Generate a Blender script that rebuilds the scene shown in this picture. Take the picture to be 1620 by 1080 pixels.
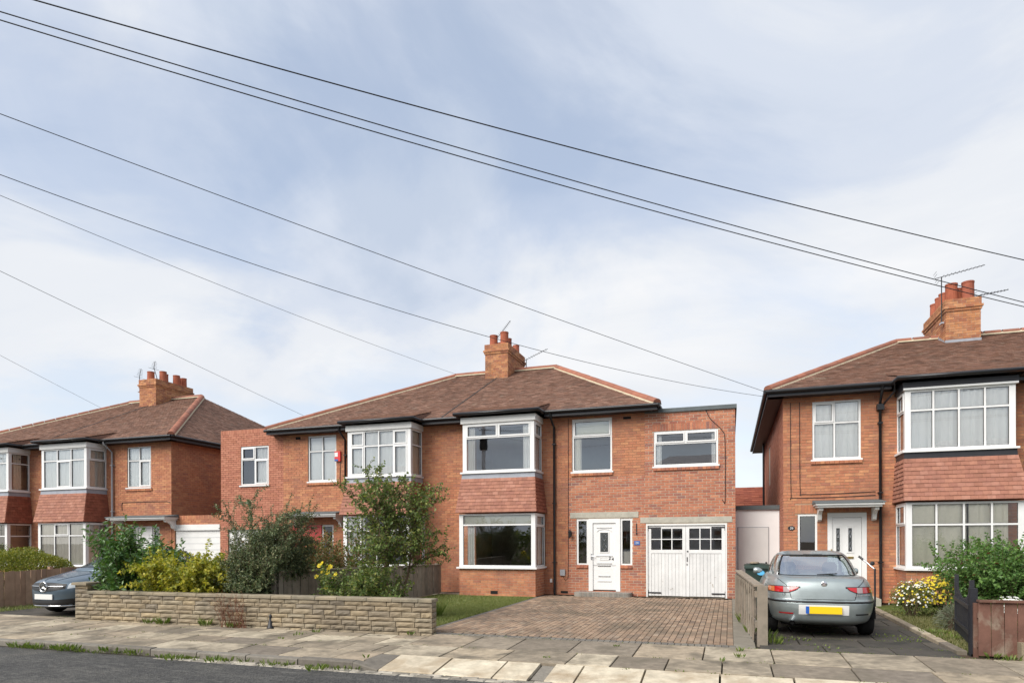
import bpy, math, random
from mathutils import Vector, Matrix, noise
import bmesh

# ------------------------------------------------------------------ camera, world, sun
scn = bpy.context.scene
for o in list(bpy.data.objects): bpy.data.objects.remove(o)
COL = scn.collection
F_PX, TH, ROLL, CY, ZC = 1032.79, 0.3221, -0.00344, 854.52, 1.61   # fitted to the photograph (1620 px wide)
cam = bpy.data.cameras.new('camera'); camo = bpy.data.objects.new('camera', cam); COL.objects.link(camo)
cam.sensor_width = 36.0; cam.lens = F_PX / 1620 * 36
cam.shift_y = (CY - 540) / 1620
cam.clip_start = .05; cam.clip_end = 3000
camo.location = (0, 0, ZC)
fw = Vector((-math.sin(TH), math.cos(TH), 0)); rt = Vector((math.cos(TH), math.sin(TH), 0)); up = Vector((0, 0, 1))
r2 = rt * math.cos(ROLL) + up * math.sin(ROLL); u2 = up * math.cos(ROLL) - rt * math.sin(ROLL)
m = Matrix((r2, u2, -fw)).transposed().to_4x4(); m.translation = camo.location
camo.matrix_world = m
scn.camera = camo

SUN_EL, SUN_AZ = math.radians(41), math.radians(212)      # azimuth clockwise from +Y: behind the camera, to its left
world = bpy.data.worlds.new('World'); scn.world = world; world.use_nodes = True
def build_world():
    nt = world.node_tree; N = nt.nodes; L = nt.links; N.clear()
    out = N.new('ShaderNodeOutputWorld'); bg = N.new('ShaderNodeBackground'); bg.inputs['Strength'].default_value = 0.1
    sky = N.new('ShaderNodeTexSky'); sky.sky_type = 'NISHITA'; sky.sun_disc = False
    sky.sun_elevation = SUN_EL; sky.sun_rotation = SUN_AZ; sky.air_density = 1.0; sky.dust_density = .6; sky.ozone_density = 1.5
    tc = N.new('ShaderNodeTexCoord'); sep = N.new('ShaderNodeSeparateXYZ'); L.new(tc.outputs['Generated'], sep.inputs[0])
    cmb = N.new('ShaderNodeVectorMath'); cmb.operation = 'MULTIPLY'; cmb.inputs[1].default_value = (1, 1, 1.9); L.new(tc.outputs['Generated'], cmb.inputs[0])   # clouds flattened towards the horizon
    def nz(scale, detail, rough, off, dist=0.0):
        mp = N.new('ShaderNodeMapping'); mp.inputs['Location'].default_value = off; L.new(cmb.outputs[0], mp.inputs[0])
        n = N.new('ShaderNodeTexNoise'); n.inputs['Scale'].default_value = scale; n.inputs['Detail'].default_value = detail
        n.inputs['Roughness'].default_value = rough; n.inputs['Distortion'].default_value = dist; L.new(mp.outputs[0], n.inputs['Vector'])
        return n.outputs['Fac']
    def ramp(src, stops):
        r = N.new('ShaderNodeValToRGB'); r.color_ramp.interpolation = 'EASE'
        e = r.color_ramp.elements
        while len(e) < len(stops): e.new(.5)
        for el, (p, c) in zip(e, stops): el.position = p; el.color = (*c, 1)
        L.new(src, r.inputs[0]); return r.outputs[0]
    cover = ramp(nz(1.9, 9, .56, (3.4, 1.15, 0), .8), [(.36, (.68, .68, .68)), (.54, (1, 1, 1))])
    shade = ramp(nz(1.5, 9, .54, (7.2, 2.6, 0.3), .6), [(.33, (2.85, 3.25, 3.95)), (.45, (3.5, 3.8, 4.35)), (.55, (4.2, 4.35, 4.6)), (.66, (4.7, 4.75, 4.85))])
    mx = N.new('ShaderNodeMix'); mx.data_type = 'RGBA'
    L.new(cover, mx.inputs['Factor']); L.new(sky.outputs[0], mx.inputs['A']); L.new(shade, mx.inputs['B'])
    L.new(mx.outputs['Result'], bg.inputs['Color']); L.new(bg.outputs[0], out.inputs['Surface'])
build_world()
sun = bpy.data.lights.new('sun', 'SUN'); suno = bpy.data.objects.new('sun', sun); COL.objects.link(suno)
sun.energy = 2.5; sun.angle = math.radians(45); sun.color = (1.0, .95, .88)
sd = Vector((math.sin(SUN_AZ) * math.cos(SUN_EL), math.cos(SUN_AZ) * math.cos(SUN_EL), math.sin(SUN_EL)))
suno.rotation_euler = sd.to_track_quat('Z', 'Y').to_euler()
scn.view_settings.view_transform = 'Standard'; scn.view_settings.look = 'None'; scn.view_settings.gamma = 1
scn.view_settings.exposure = 1.0; scn.view_settings.use_curve_mapping = False
scn.render.engine = 'CYCLES'
scn.cycles.max_bounces = 8; scn.cycles.transparent_max_bounces = 24

# ------------------------------------------------------------------ pixel helpers (directions only)
_c, _s = math.cos(TH), math.sin(TH); _cr, _sr = math.cos(ROLL), math.sin(ROLL)
def ray(px, py):
    x = (px - 810) / F_PX; y = (CY - py) / F_PX
    r = x * _cr - y * _sr; u = x * _sr + y * _cr
    return r * _c - _s, r * _s + _c, u
def onY(px, py, Y):
    a, b, u = ray(px, py); k = Y / b; return Vector((a * k, Y, ZC + u * k))
def onZ(px, py, Z=0):
    a, b, u = ray(px, py); k = (Z - ZC) / u; return Vector((a * k, b * k, Z))

# ------------------------------------------------------------------ materials
MATS = {}
def new_mat(name):
    m = bpy.data.materials.new(name); m.use_nodes = True; MATS[name] = m
    nt = m.node_tree; nt.nodes.clear()
    out = nt.nodes.new('ShaderNodeOutputMaterial'); b = nt.nodes.new('ShaderNodeBsdfPrincipled')
    nt.links.new(b.outputs[0], out.inputs[0]); return m, nt.nodes, nt.links, b, out
def ramp_node(N, L, src, cols, interp='LINEAR'):
    r = N.new('ShaderNodeValToRGB'); r.color_ramp.interpolation = interp; e = r.color_ramp.elements
    while len(e) < len(cols): e.new(.5)
    for i, (el, c) in enumerate(zip(e, cols)):
        if len(c) == 4: el.position, c = c[0], c[1:]
        else: el.position = i / max(1, len(cols) - 1)
        el.color = (*c, 1)
    L.new(src, r.inputs[0]); return r.outputs[0]
def noise_node(N, L, scale, detail=4, rough=.55, vec=None, dist=0):
    n = N.new('ShaderNodeTexNoise'); n.inputs['Scale'].default_value = scale; n.inputs['Detail'].default_value = detail
    n.inputs['Roughness'].default_value = rough; n.inputs['Distortion'].default_value = dist
    if vec: L.new(vec, n.inputs['Vector'])
    return n.outputs['Fac']
def pos_vec(N): return N.new('ShaderNodeNewGeometry').outputs['Position']
def mixc(N, L, a, b, fac, mode='MIX'):
    x = N.new('ShaderNodeMix'); x.data_type = 'RGBA'; x.blend_type = mode; x.clamp_result = False
    for k, v in (('A', a), ('B', b)):
        if isinstance(v, tuple): x.inputs[k].default_value = (*v, 1)
        else: L.new(v, x.inputs[k])
    if isinstance(fac, float): x.inputs['Factor'].default_value = fac
    else: L.new(fac, x.inputs['Factor'])
    return x.outputs['Result']
def rnd_src(N, how):
    if how == 'attr':
        a = N.new('ShaderNodeAttribute'); a.attribute_name = 'rnd'; return a.outputs['Fac']
    return N.new('ShaderNodeObjectInfo').outputs['Random']
def bump(N, L, b, h, strength=.3, dist=.01):
    n = N.new('ShaderNodeBump'); n.inputs['Strength'].default_value = strength; n.inputs['Distance'].default_value = dist
    L.new(h, n.inputs['Height']); L.new(n.outputs[0], b.inputs['Normal'])
def piece_mat(name, cols, how='attr', rough=.85, nscale=6, namt=.35, dirt=None, dirt_scale=1.2, dirt_lo=.5, dirt_hi=.75, bscale=60, bstr=.3, bdist=.006, spec=.3):
    """colour per piece from a ramp, blotched with noise; optional stain colour with its own shape"""
    m, N, L, b, _ = new_mat(name); P = pos_vec(N)
    c = ramp_node(N, L, rnd_src(N, how), cols)
    n1 = noise_node(N, L, nscale, 5, .6, P)
    c = mixc(N, L, c, ramp_node(N, L, n1, [(.25, .55, .55, .55), (.75, 1.35, 1.35, 1.35)]), namt, 'MULTIPLY')
    if dirt:
        d = noise_node(N, L, dirt_scale, 6, .6, P, .4)
        f = ramp_node(N, L, d, [(dirt_lo, 0, 0, 0), (dirt_hi, 1, 1, 1)])
        c = mixc(N, L, c, dirt, f)
    L.new(c, b.inputs['Base Color']); b.inputs['Roughness'].default_value = rough; b.inputs['Specular IOR Level'].default_value = spec
    bump(N, L, b, noise_node(N, L, bscale, 4, .6, P), bstr, bdist)
    return m
def plain_mat(name, col, rough=.5, spec=.5, metal=0, nscale=5, namt=.12, bscale=0, bstr=.1, coat=0):
    m, N, L, b, _ = new_mat(name); P = pos_vec(N)
    n1 = noise_node(N, L, nscale, 5, .6, P)
    c = mixc(N, L, col, ramp_node(N, L, n1, [(.25, .6, .6, .6), (.75, 1.3, 1.3, 1.3)]), namt, 'MULTIPLY')
    L.new(c, b.inputs['Base Color']); b.inputs['Roughness'].default_value = rough; b.inputs['Specular IOR Level'].default_value = spec
    b.inputs['Metallic'].default_value = metal
    if coat: b.inputs['Coat Weight'].default_value = coat; b.inputs['Coat Roughness'].default_value = .04
    if bscale: bump(N, L, b, noise_node(N, L, bscale, 4, .6, P), bstr, .004)
    return m
def glass_mat(name, tint=(.97, .98, .975), refl=.13, fk=1.5):
    m, N, L, b, out = new_mat(name); N.remove(b)
    tr = N.new('ShaderNodeBsdfTransparent'); tr.inputs[0].default_value = (*tint, 1)
    gl = N.new('ShaderNodeBsdfGlossy'); gl.inputs['Roughness'].default_value = .005; gl.inputs[0].default_value = (.95, .97, 1, 1)
    fr = N.new('ShaderNodeFresnel'); fr.inputs[0].default_value = 1.5
    ad = N.new('ShaderNodeMath'); ad.operation = 'MULTIPLY_ADD'; ad.inputs[1].default_value = fk; ad.inputs[2].default_value = refl; ad.use_clamp = True
    L.new(fr.outputs[0], ad.inputs[0])
    # old panes are never quite flat: a slow ripple bends the reflections
    bp = N.new('ShaderNodeBump'); bp.inputs['Strength'].default_value = .02; bp.inputs['Distance'].default_value = .02
    L.new(noise_node(N, L, 1.3, 2, .4, pos_vec(N)), bp.inputs['Height']); L.new(bp.outputs[0], gl.inputs['Normal'])
    mx = N.new('ShaderNodeMixShader'); L.new(ad.outputs[0], mx.inputs[0]); L.new(tr.outputs[0], mx.inputs[1]); L.new(gl.outputs[0], mx.inputs[2])
    L.new(mx.outputs[0], out.inputs[0]); return m
def leaf_mat(name, cols, trans=.28, rough=.5, spec=.35):
    m, N, L, b, out = new_mat(name)
    c = ramp_node(N, L, rnd_src(N, 'attr'), cols)
    L.new(c, b.inputs['Base Color']); b.inputs['Roughness'].default_value = rough; b.inputs['Specular IOR Level'].default_value = spec
    t = N.new('ShaderNodeBsdfTranslucent'); L.new(mixc(N, L, c, (1.2, 1.35, .6), 1.0, 'MULTIPLY'), t.inputs[0])
    mx = N.new('ShaderNodeMixShader'); mx.inputs[0].default_value = trans
    L.new(b.outputs[0], mx.inputs[1]); L.new(t.outputs[0], mx.inputs[2]); L.new(mx.outputs[0], out.inputs[0]); return m

OLD_BRICK = [(0.372, 0.145, 0.082), (0.419, 0.169, 0.090), (0.465, 0.198, 0.105), (0.400, 0.160, 0.090), (0.502, 0.237, 0.121), (0.446, 0.193, 0.105), (0.335, 0.140, 0.090)]
plain_mat('mortar_dark', (.20, .11, .08), .95, .1, namt=.3)
piece_mat('brick_old', OLD_BRICK, namt=.45, nscale=9, dirt=(.24, .115, .085), dirt_scale=.7, dirt_lo=.52, dirt_hi=.85)
piece_mat('brick_new', [(.30, .115, .08), (.38, .145, .085), (.45, .175, .10), (.34, .13, .085), (.49, .21, .12), (.41, .155, .09), (.25, .12, .10)], namt=.4, nscale=10)
piece_mat('brick_pink', [(.36, .14, .09), (.42, .17, .11), (.46, .20, .13), (.38, .15, .09)], namt=.4, nscale=8)
piece_mat('brick_chimney', [(.36, .15, .075), (.44, .20, .09), (.48, .24, .12), (.30, .12, .07), (.40, .17, .08)], namt=.6, nscale=7, dirt=(.11, .07, .055), dirt_scale=1.6, dirt_lo=.55, dirt_hi=.8)
plain_mat('mortar_old', (.38, .25, .17), .95, .1, namt=.4, nscale=8)
plain_mat('mortar_light', (.52, .44, .34), .95, .1, namt=.3, nscale=9)
piece_mat('roof_tile', [(.155, .09, .066), (.195, .108, .077), (.235, .132, .094), (.175, .10, .074), (.275, .165, .12), (.135, .083, .064)], rough=.9, namt=.6, nscale=2.2, dirt=(.36, .33, .25), dirt_scale=3.5, dirt_lo=.62, dirt_hi=.85)
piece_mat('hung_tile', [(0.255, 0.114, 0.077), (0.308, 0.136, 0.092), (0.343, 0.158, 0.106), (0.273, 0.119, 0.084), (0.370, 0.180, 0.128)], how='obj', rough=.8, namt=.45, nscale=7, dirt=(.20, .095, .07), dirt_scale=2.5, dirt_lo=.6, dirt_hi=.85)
piece_mat('hung_tile_dark', [(.22, .075, .045), (.27, .09, .055), (.31, .11, .065)], how='obj', rough=.8, namt=.45, nscale=7)  # dark copy of hung_tile: shade of the bays' right sides put into the colour
piece_mat('ridge_tile', [(.25, .10, .065), (.31, .125, .08), (.22, .10, .07)], how='obj', rough=.85, namt=.4, nscale=5)
piece_mat('terracotta', [(.30, .085, .045), (.36, .11, .06), (.26, .08, .05)], how='obj', rough=.8, namt=.5, nscale=6)
plain_mat('bedding', (.46, .39, .28), .95, .1, namt=.5, nscale=7)
plain_mat('lead', (.30, .32, .36), .55, .4, namt=.5, nscale=4)
plain_mat('upvc', (.72, .72, .71), .34, .45, namt=.14, nscale=1.5)
plain_mat('white_paint', (.69, .69, .67), .5, .4, namt=.15, nscale=3)
plain_mat('render_white', (.80, .80, .79), .8, .2, namt=.1, nscale=2)
plain_mat('black_plastic', (.012, .012, .014), .35, .5, namt=.4)
plain_mat('dark_fascia', (.02, .02, .024), .45, .45, namt=.5, nscale=6)
plain_mat('grey_plastic', (.10, .10, .11), .45, .4)
plain_mat('grey_felt', (.11, .125, .13), .8, .25, namt=.4)
plain_mat('concrete', (.40, .38, .32), .9, .2, namt=.5, nscale=9, bscale=50)
plain_mat('iron', (.015, .015, .018), .5, .5, namt=.5)
plain_mat('seam', (.02, .02, .02), .9, .1)
plain_mat('steel', (.55, .56, .58), .35, .5, metal=1)
plain_mat('brass', (.55, .38, .12), .35, .5, metal=1)
plain_mat('interior', (.42, .38, .33), .9, .1, namt=.2)
plain_mat('interior_floor', (.16, .11, .08), .7, .3)
plain_mat('net', (.90, .90, .87), .95, .05, namt=.1, nscale=2)
plain_mat('curtain', (.84, .81, .70), .95, .05, namt=.2, nscale=3)
plain_mat('curtain_grey', (.68, .65, .58), .95, .05, namt=.2, nscale=3)
plain_mat('blind', (.66, .66, .56), .9, .1)
plain_mat('door_red', (.42, .06, .05), .4, .45)
plain_mat('alarm_red', (.60, .03, .03), .4, .5)
plain_mat('blue_print', (.04, .12, .35), .5, .4)
plain_mat('sticker_blue', (.10, .42, .70), .5, .4)
glass_mat('glass'); glass_mat('car_glass', (.72, .82, .78), .0, .55); glass_mat('lens_clear', (.9, .9, .9), .2)
plain_mat('leaded', (.10, .10, .10), .4, .5)
# ------------------------------------------------------------------ mesh helpers
class MB:
    def __init__(s): s.v = []; s.f = []; s.r = []; s.mi = []; s.m = 0; s.cur = .5
    def quad(s, a, b, c, d):
        n = len(s.v); s.v += [tuple(a), tuple(b), tuple(c), tuple(d)]; s.f.append((n, n + 1, n + 2, n + 3)); s.r.append(s.cur); s.mi.append(s.m)
    def tri(s, a, b, c):
        n = len(s.v); s.v += [tuple(a), tuple(b), tuple(c)]; s.f.append((n, n + 1, n + 2)); s.r.append(s.cur); s.mi.append(s.m)
    def poly(s, pts):
        n = len(s.v); s.v += [tuple(p) for p in pts]; s.f.append(tuple(range(n, n + len(pts)))); s.r.append(s.cur); s.mi.append(s.m)
    def hexa(s, p):          # p: 4 bottom then 4 top
        n = len(s.v); s.v += [tuple(q) for q in p]
        for f in ((3, 2, 1, 0), (4, 5, 6, 7), (0, 1, 5, 4), (1, 2, 6, 5), (2, 3, 7, 6), (3, 0, 4, 7)):
            s.f.append(tuple(n + i for i in f)); s.r.append(s.cur); s.mi.append(s.m)
    def box(s, x0, y0, z0, x1, y1, z1):
        s.hexa([(x0, y0, z0), (x1, y0, z0), (x1, y1, z0), (x0, y1, z0), (x0, y0, z1), (x1, y0, z1), (x1, y1, z1), (x0, y1, z1)])
    def grid(s, rows, closed=False):
        n = len(s.v); w = len(rows[0])
        for r in rows: s.v += [tuple(p) for p in r]
        for i in range(len(rows) - 1):
            for j in range(w if closed else w - 1):
                k = (j + 1) % w
                s.f.append((n + i * w + j, n + i * w + k, n + (i + 1) * w + k, n + (i + 1) * w + j)); s.r.append(s.cur); s.mi.append(s.m)
    def tube(s, pts, rad, sides=8, cap=True):
        pts = [Vector(p) for p in pts]; rings = []
        for i, p in enumerate(pts):
            d = (pts[min(i + 1, len(pts) - 1)] - pts[max(i - 1, 0)]).normalized()
            a = Vector((0, 0, 1)) if abs(d.z) < .9 else Vector((1, 0, 0))
            x = d.cross(a).normalized(); y = d.cross(x).normalized()
            rr = rad[i] if isinstance(rad, (list, tuple)) else rad
            rings.append([p + x * (math.cos(t) * rr) + y * (math.sin(t) * rr) for t in (2 * math.pi * k / sides for k in range(sides))])
        s.grid(rings, True)
        if cap: s.poly(rings[0][::-1]); s.poly(rings[-1])
    def lathe(s, prof, cx=0, cy=0, sides=16):
        s.grid([[(cx + r * math.cos(2 * math.pi * k / sides), cy + r * math.sin(2 * math.pi * k / sides), z) for k in range(sides)] for r, z in prof], True)
    def mesh(s, name, mats, smooth=False, merge=False):
        me = bpy.data.meshes.new(name); me.from_pydata(s.v, [], s.f)
        for m in (mats if isinstance(mats, (list, tuple)) else [mats]): me.materials.append(MATS[m])
        if any(s.mi): me.polygons.foreach_set('material_index', s.mi)
        a = me.attributes.new('rnd', 'FLOAT', 'FACE'); a.data.foreach_set('value', s.r)
        if merge:
            bm = bmesh.new(); bm.from_mesh(me); bmesh.ops.remove_doubles(bm, verts=bm.verts, dist=1e-5)
            bmesh.ops.recalc_face_normals(bm, faces=bm.faces); bm.to_mesh(me); bm.free()
        if smooth: me.polygons.foreach_set('use_smooth', [True] * len(me.polygons))
        me.update(); return me
    def build(s, name, mats, parent=None, smooth=False, merge=False, kind=None, label=None):
        o = bpy.data.objects.new(name, s.mesh(name, mats, smooth, merge)); COL.objects.link(o)
        setp(o, parent)
        if kind: o['kind'] = kind
        if label: o['label'] = label
        return o
BASE = {}
def world_loc(o):
    return BASE.get(o.name, Vector((0, 0, 0)))
def setp(o, parent):
    if parent is None: return
    o.parent = parent
    o.matrix_parent_inverse = Matrix.Translation(-world_loc(parent))
def put(name, me, mat4, parent=None):
    o = bpy.data.objects.new(name, me); COL.objects.link(o); o.matrix_world = mat4
    if parent is not None:
        o.parent = parent; o.matrix_parent_inverse = Matrix.Translation(-world_loc(parent))
    return o
def thing(name, label, cat, loc=(0, 0, 0), group=None):
    o = bpy.data.objects.new(name, None); COL.objects.link(o); o.location = loc; o.empty_display_size = .2
    BASE[o.name] = Vector(loc); o['label'] = label; o['category'] = cat
    if group: o['group'] = group
    return o
def tag(o, label, cat, group=None):
    o['label'] = label; o['category'] = cat
    if group: o['group'] = group
    return o
def struct(o): o['kind'] = 'structure'; return o
def text_mesh(s, size, mat, depth=.004, spacing=1.0, shear=0):
    cu = bpy.data.curves.new('txt', 'FONT'); cu.body = s; cu.size = size; cu.extrude = depth; cu.align_x = 'CENTER'; cu.align_y = 'CENTER'
    cu.space_character = spacing; cu.shear = shear; cu.resolution_u = 3
    o = bpy.data.objects.new('txt', cu); COL.objects.link(o)
    dg = bpy.context.evaluated_depsgraph_get(); me = bpy.data.meshes.new_from_object(o.evaluated_get(dg))
    bpy.data.objects.remove(o); me.materials.clear(); me.materials.append(MATS[mat]); return me
FACE_CAM = Matrix.Rotation(math.pi / 2, 4, 'X')            # text lying in XY -> standing, facing -Y
class Pl:
    """a vertical wall plane: u runs along (dx,dy), outward normal is (dy,-dx)"""
    def __init__(s, ox, oy, dx=1, dy=0): s.ox, s.oy, s.dx, s.dy = ox, oy, dx, dy; s.nx, s.ny = dy, -dx
    def p(s, u, z, o=0): return (s.ox + s.dx * u + s.nx * o, s.oy + s.dy * u + s.ny * o, z)
    def box(s, mb, u0, u1, z0, z1, o0, o1):
        mb.hexa([s.p(u0, z0, o1), s.p(u1, z0, o1), s.p(u1, z0, o0), s.p(u0, z0, o0), s.p(u0, z1, o1), s.p(u1, z1, o1), s.p(u1, z1, o0), s.p(u0, z1, o0)])
RB = random.Random(11)
def bricks(mb, pl, u0, u1, z0, z1, holes=(), soldiers=(), off=0.0, phase=0, g=.005, ch=.075, bl=.225):
    def one(a, b, c, d):
        if b - a < .012 or d - c < .012: return
        mb.cur = RB.random(); o = off + RB.uniform(-.0015, .0025); q = off - .011
        f = [pl.p(a, c, o), pl.p(b, c, o), pl.p(b, d, o), pl.p(a, d, o)]; k = [pl.p(a, c, q), pl.p(b, c, q), pl.p(b, d, q), pl.p(a, d, q)]
        mb.quad(*f)
        for i in range(4): j = (i + 1) % 4; mb.quad(f[i], k[i], k[j], f[j])
    allh = list(holes) + list(soldiers)
    j = 0; z = z0
    while z < z1 - .01:
        c, d = z + g, min(z + ch - g, z1)
        sh = (bl / 2 if (j + phase) % 2 else 0) + (j * 37 % 5) * .003
        u = u0 - sh
        while u < u1:
            segs = [(max(u + g, u0), min(u + bl - g, u1))]
            lo, hi = c, d
            for (h0, h1, g0, g1) in allh:
                if g1 > c + .004 and g0 < d - .004:
                    over = min(g1, d) - max(g0, c)
                    ns = []
                    for a, b in segs:
                        if h1 <= a or h0 >= b: ns.append((a, b)); continue
                        if over < .02: ns.append((a, b)); continue
                        if a < h0: ns.append((a, h0 - .003))
                        if b > h1: ns.append((h1 + .003, b))
                    segs = ns
            for a, b in segs:
                if b > a: one(a, b, lo, hi)
            u += bl
        z += ch; j += 1
    for (h0, h1, g0, g1) in soldiers:
        n = max(1, round((h1 - h0) / .075)); w = (h1 - h0) / n
        for i in range(n): one(h0 + i * w + .004, h0 + (i + 1) * w - .004, g0 + .004, g1 - .004)
def backing(mb, pl, u0, u1, z0, z1, holes, off=-.008, reveal=.14):
    holes = [(max(a, u0), min(b, u1), max(c, z0), min(d, z1)) for a, b, c, d in holes if a < u1 - .01 and b > u0 + .01 and c < z1 - .01 and d > z0 + .01]
    us = sorted({u0, u1, *[min(max(h[i], u0), u1) for h in holes for i in (0, 1)]}); zs = sorted({z0, z1, *[min(max(h[i], z0), z1) for h in holes for i in (2, 3)]})
    for a, b in zip(us, us[1:]):
        for c, d in zip(zs, zs[1:]):
            mu, mz = (a + b) / 2, (c + d) / 2
            if any(h[0] < mu < h[1] and h[2] < mz < h[3] for h in holes): continue
            mb.quad(pl.p(a, c, off), pl.p(b, c, off), pl.p(b, d, off), pl.p(a, d, off))
    for h0, h1, g0, g1 in holes:
        for a, b in (((h0, g0), (h1, g0)), ((h1, g0), (h1, g1)), ((h1, g1), (h0, g1)), ((h0, g1), (h0, g0))):
            mb.quad(pl.p(*a, off), pl.p(*b, off), pl.p(*b, -reveal), pl.p(*a, -reveal))
def wall(parent, pl, u0, u1, z0, z1, holes=(), soldiers=(), brick='brick_old', mortar='mortar_old', phase=0, ch=.075):
    mb = MB(); backing(mb, pl, u0, u1, z0, z1, list(holes)); w = mb.build('wall', mortar, parent)
    b = MB(); bricks(b, pl, u0, u1, z0, z1, holes, soldiers, phase=phase, ch=ch, g=.0075 if mortar == 'mortar_light' else .0055); b.build('brickwork', brick, w, kind='stuff')
    return w
def sheet(mb, pl, u0, u1, z0, z1, o, waves=6, amp=.03, rng=None, n=None):
    n = n or max(8, int(waves * 6)); ph = (rng or RB).uniform(0, 6)
    rows = []
    for z, k in ((z0, 1.15), ((z0 + z1) / 2, 1), (z1, .8)):
        rows.append([pl.p(u0 + (u1 - u0) * i / n, z, o + amp * k * math.sin(ph + 2 * math.pi * waves * i / n + .8 * math.sin(i * .7))) for i in range(n + 1)])
    mb.grid(rows)
def window(parent, pl, u0, u1, z0, z1, cols=(0, 1), tr=None, tcols=None, sash=(), o=-.03, fw=.05, mat='upvc', curtains=(), sill=.0, lead=(), name='window'):
    """frame (the part) with panes, sill and curtains as sub-parts. cells (i,j): i column, j 0 below / 1 above the transom"""
    mb = MB(); pl.box(mb, u0, u1, z0, z0 + fw, o - .07, o); pl.box(mb, u0, u1, z1 - fw, z1, o - .07, o)
    pl.box(mb, u0, u0 + fw, z0 + fw, z1 - fw, o - .07, o); pl.box(mb, u1 - fw, u1, z0 + fw, z1 - fw, o - .07, o)
    W, H = u1 - u0, z1 - z0; hb = fw * .42
    ztr = z0 + H * tr if tr else None
    cells = []
    if ztr: pl.box(mb, u0 + fw, u1 - fw, ztr - hb, ztr + hb, o - .064, o - .005)
    for j, (za, zb) in enumerate([(z0 + fw, ztr - hb), (ztr + hb, z1 - fw)] if ztr else [(z0 + fw, z1 - fw)]):
        cu = [u0 + W * c for c in (tcols if (j == 1 and tcols) else cols)]
        for c in cu[1:-1]: pl.box(mb, c - hb, c + hb, za, zb, o - .066, o - .003)
        for i in range(len(cu) - 1):
            cells.append((i, j, cu[i] + (fw if i == 0 else hb), cu[i + 1] - (fw if i == len(cu) - 2 else hb), za, zb))
    out = []
    for (i, j, a, b, c, d) in cells:
        if (i, j) in sash:
            t = .038; k = o + .014
            pl.box(mb, a, b, c, c + t, o - .05, k); pl.box(mb, a, b, d - t, d, o - .05, k)
            pl.box(mb, a, a + t, c + t, d - t, o - .05, k); pl.box(mb, b - t, b, c + t, d - t, o - .05, k)
            a, b, c, d = a + t, b - t, c + t, d - t
        out.append((i, j, a, b, c, d))
    w = mb.build(name, mat, parent)
    g = MB()
    for (i, j, a, b, c, d) in out:
        # dark rubber gasket round every pane
        for (a1, b1, c1, d1) in ((a, b, c, c + .008), (a, b, d - .008, d), (a, a + .008, c + .008, d - .008), (b - .008, b, c + .008, d - .008)): pl.box(g, a1, b1, c1, d1, o - .04, o - .022)
        p = MB(); p.quad(pl.p(a, c, o - .033), pl.p(b, c, o - .033), pl.p(b, d, o - .033), pl.p(a, d, o - .033)); p.build('pane', 'glass', w)
        if (i, j) in lead:
            l = MB()
            for k in range(1, 3): pl.box(l, a + (b - a) * k / 3 - .003, a + (b - a) * k / 3 + .003, c, d, o - .030, o - .026)
            pl.box(l, a, b, (c + d) / 2 - .003, (c + d) / 2 + .003, o - .0305, o - .0265)
            m2 = ((a + b) / 2, (c + d) / 2)
            for q in ((-.09, .03), (.09, .03), (0, -.06), (0, .05)): l.tri(pl.p(m2[0] - .02, m2[1], o - .025), pl.p(m2[0] + .02, m2[1], o - .025), pl.p(m2[0] + q[0], m2[1] + q[1], o - .025))
            l.build('leading', 'leaded', w)
    g.build('gasket', 'seam', w)
    for (mat_c, a, b, c, d, dep, wv) in curtains:
        s = MB(); sheet(s, pl, u0 + W * a, u0 + W * b, z0 + H * c, z0 + H * d, o - .058 - dep * .12, wv, .016 if wv > 1 else .002); s.build('curtain' if wv > 1 else 'blind', mat_c, w, smooth=True)
    if sill:
        s = MB(); pl.box(s, u0 - .04, u1 + .04, z0 - .045, z0 - .002, o - .07, sill); s.build('sill', mat, w)
    return w
def tube_obj(name, pts, rad, mat, parent, sides=8):
    mb = MB(); mb.tube(pts, rad, sides); return mb.build(name, mat, parent, smooth=True)
def bez(pts, n=12):
    """Catmull-Rom through the points"""
    P = [Vector(p) for p in pts]; P = [P[0] * 2 - P[1]] + P + [P[-1] * 2 - P[-2]]; out = []
    for i in range(1, len(P) - 2):
        for k in range(n):
            t = k / n; a, b, c, d = P[i - 1], P[i], P[i + 1], P[i + 2]
            out.append(.5 * ((2 * b) + (c - a) * t + (2 * a - 5 * b + 4 * c - d) * t * t + (3 * b - a - 3 * c + d) * t ** 3))
    return out + [P[-2]]
# ------------------------------------------------------------------ ground, road, pavement
R = random.Random(5)
piece_mat('slab', [(.22, .18, .135), (.32, .26, .19), (.37, .305, .22), (.19, .16, .125), (.29, .24, .175), (.46, .40, .30), (.24, .20, .15), (.34, .285, .21), (.165, .14, .115)], how='obj', rough=.92, namt=.75, nscale=9, dirt=(.14, .12, .09), dirt_scale=1.7, dirt_lo=.46, dirt_hi=.66, bscale=160, bstr=.5, bdist=.004)
piece_mat('slab_dark', [(.055, .05, .043), (.075, .066, .055), (.09, .08, .066)], how='obj', rough=.85, namt=.5, nscale=10, dirt=(.03, .03, .026), dirt_scale=1.5, dirt_lo=.5, dirt_hi=.65, bscale=160, bstr=.5, bdist=.004)
piece_mat('kerb_cream', [(.46, .40, .30), (.54, .48, .37), (.42, .36, .27), (.50, .44, .335)], how='obj', rough=.9, namt=.65, nscale=8, dirt=(.30, .23, .15), dirt_scale=2.2, dirt_lo=.46, dirt_hi=.72, bscale=150, bstr=.35, bdist=.003)
piece_mat('kerb_grey', [(.17, .155, .13), (.22, .20, .17), (.14, .125, .105)], how='obj', rough=.92, namt=.5, nscale=12, bscale=140, bstr=.6, bdist=.006)
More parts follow.
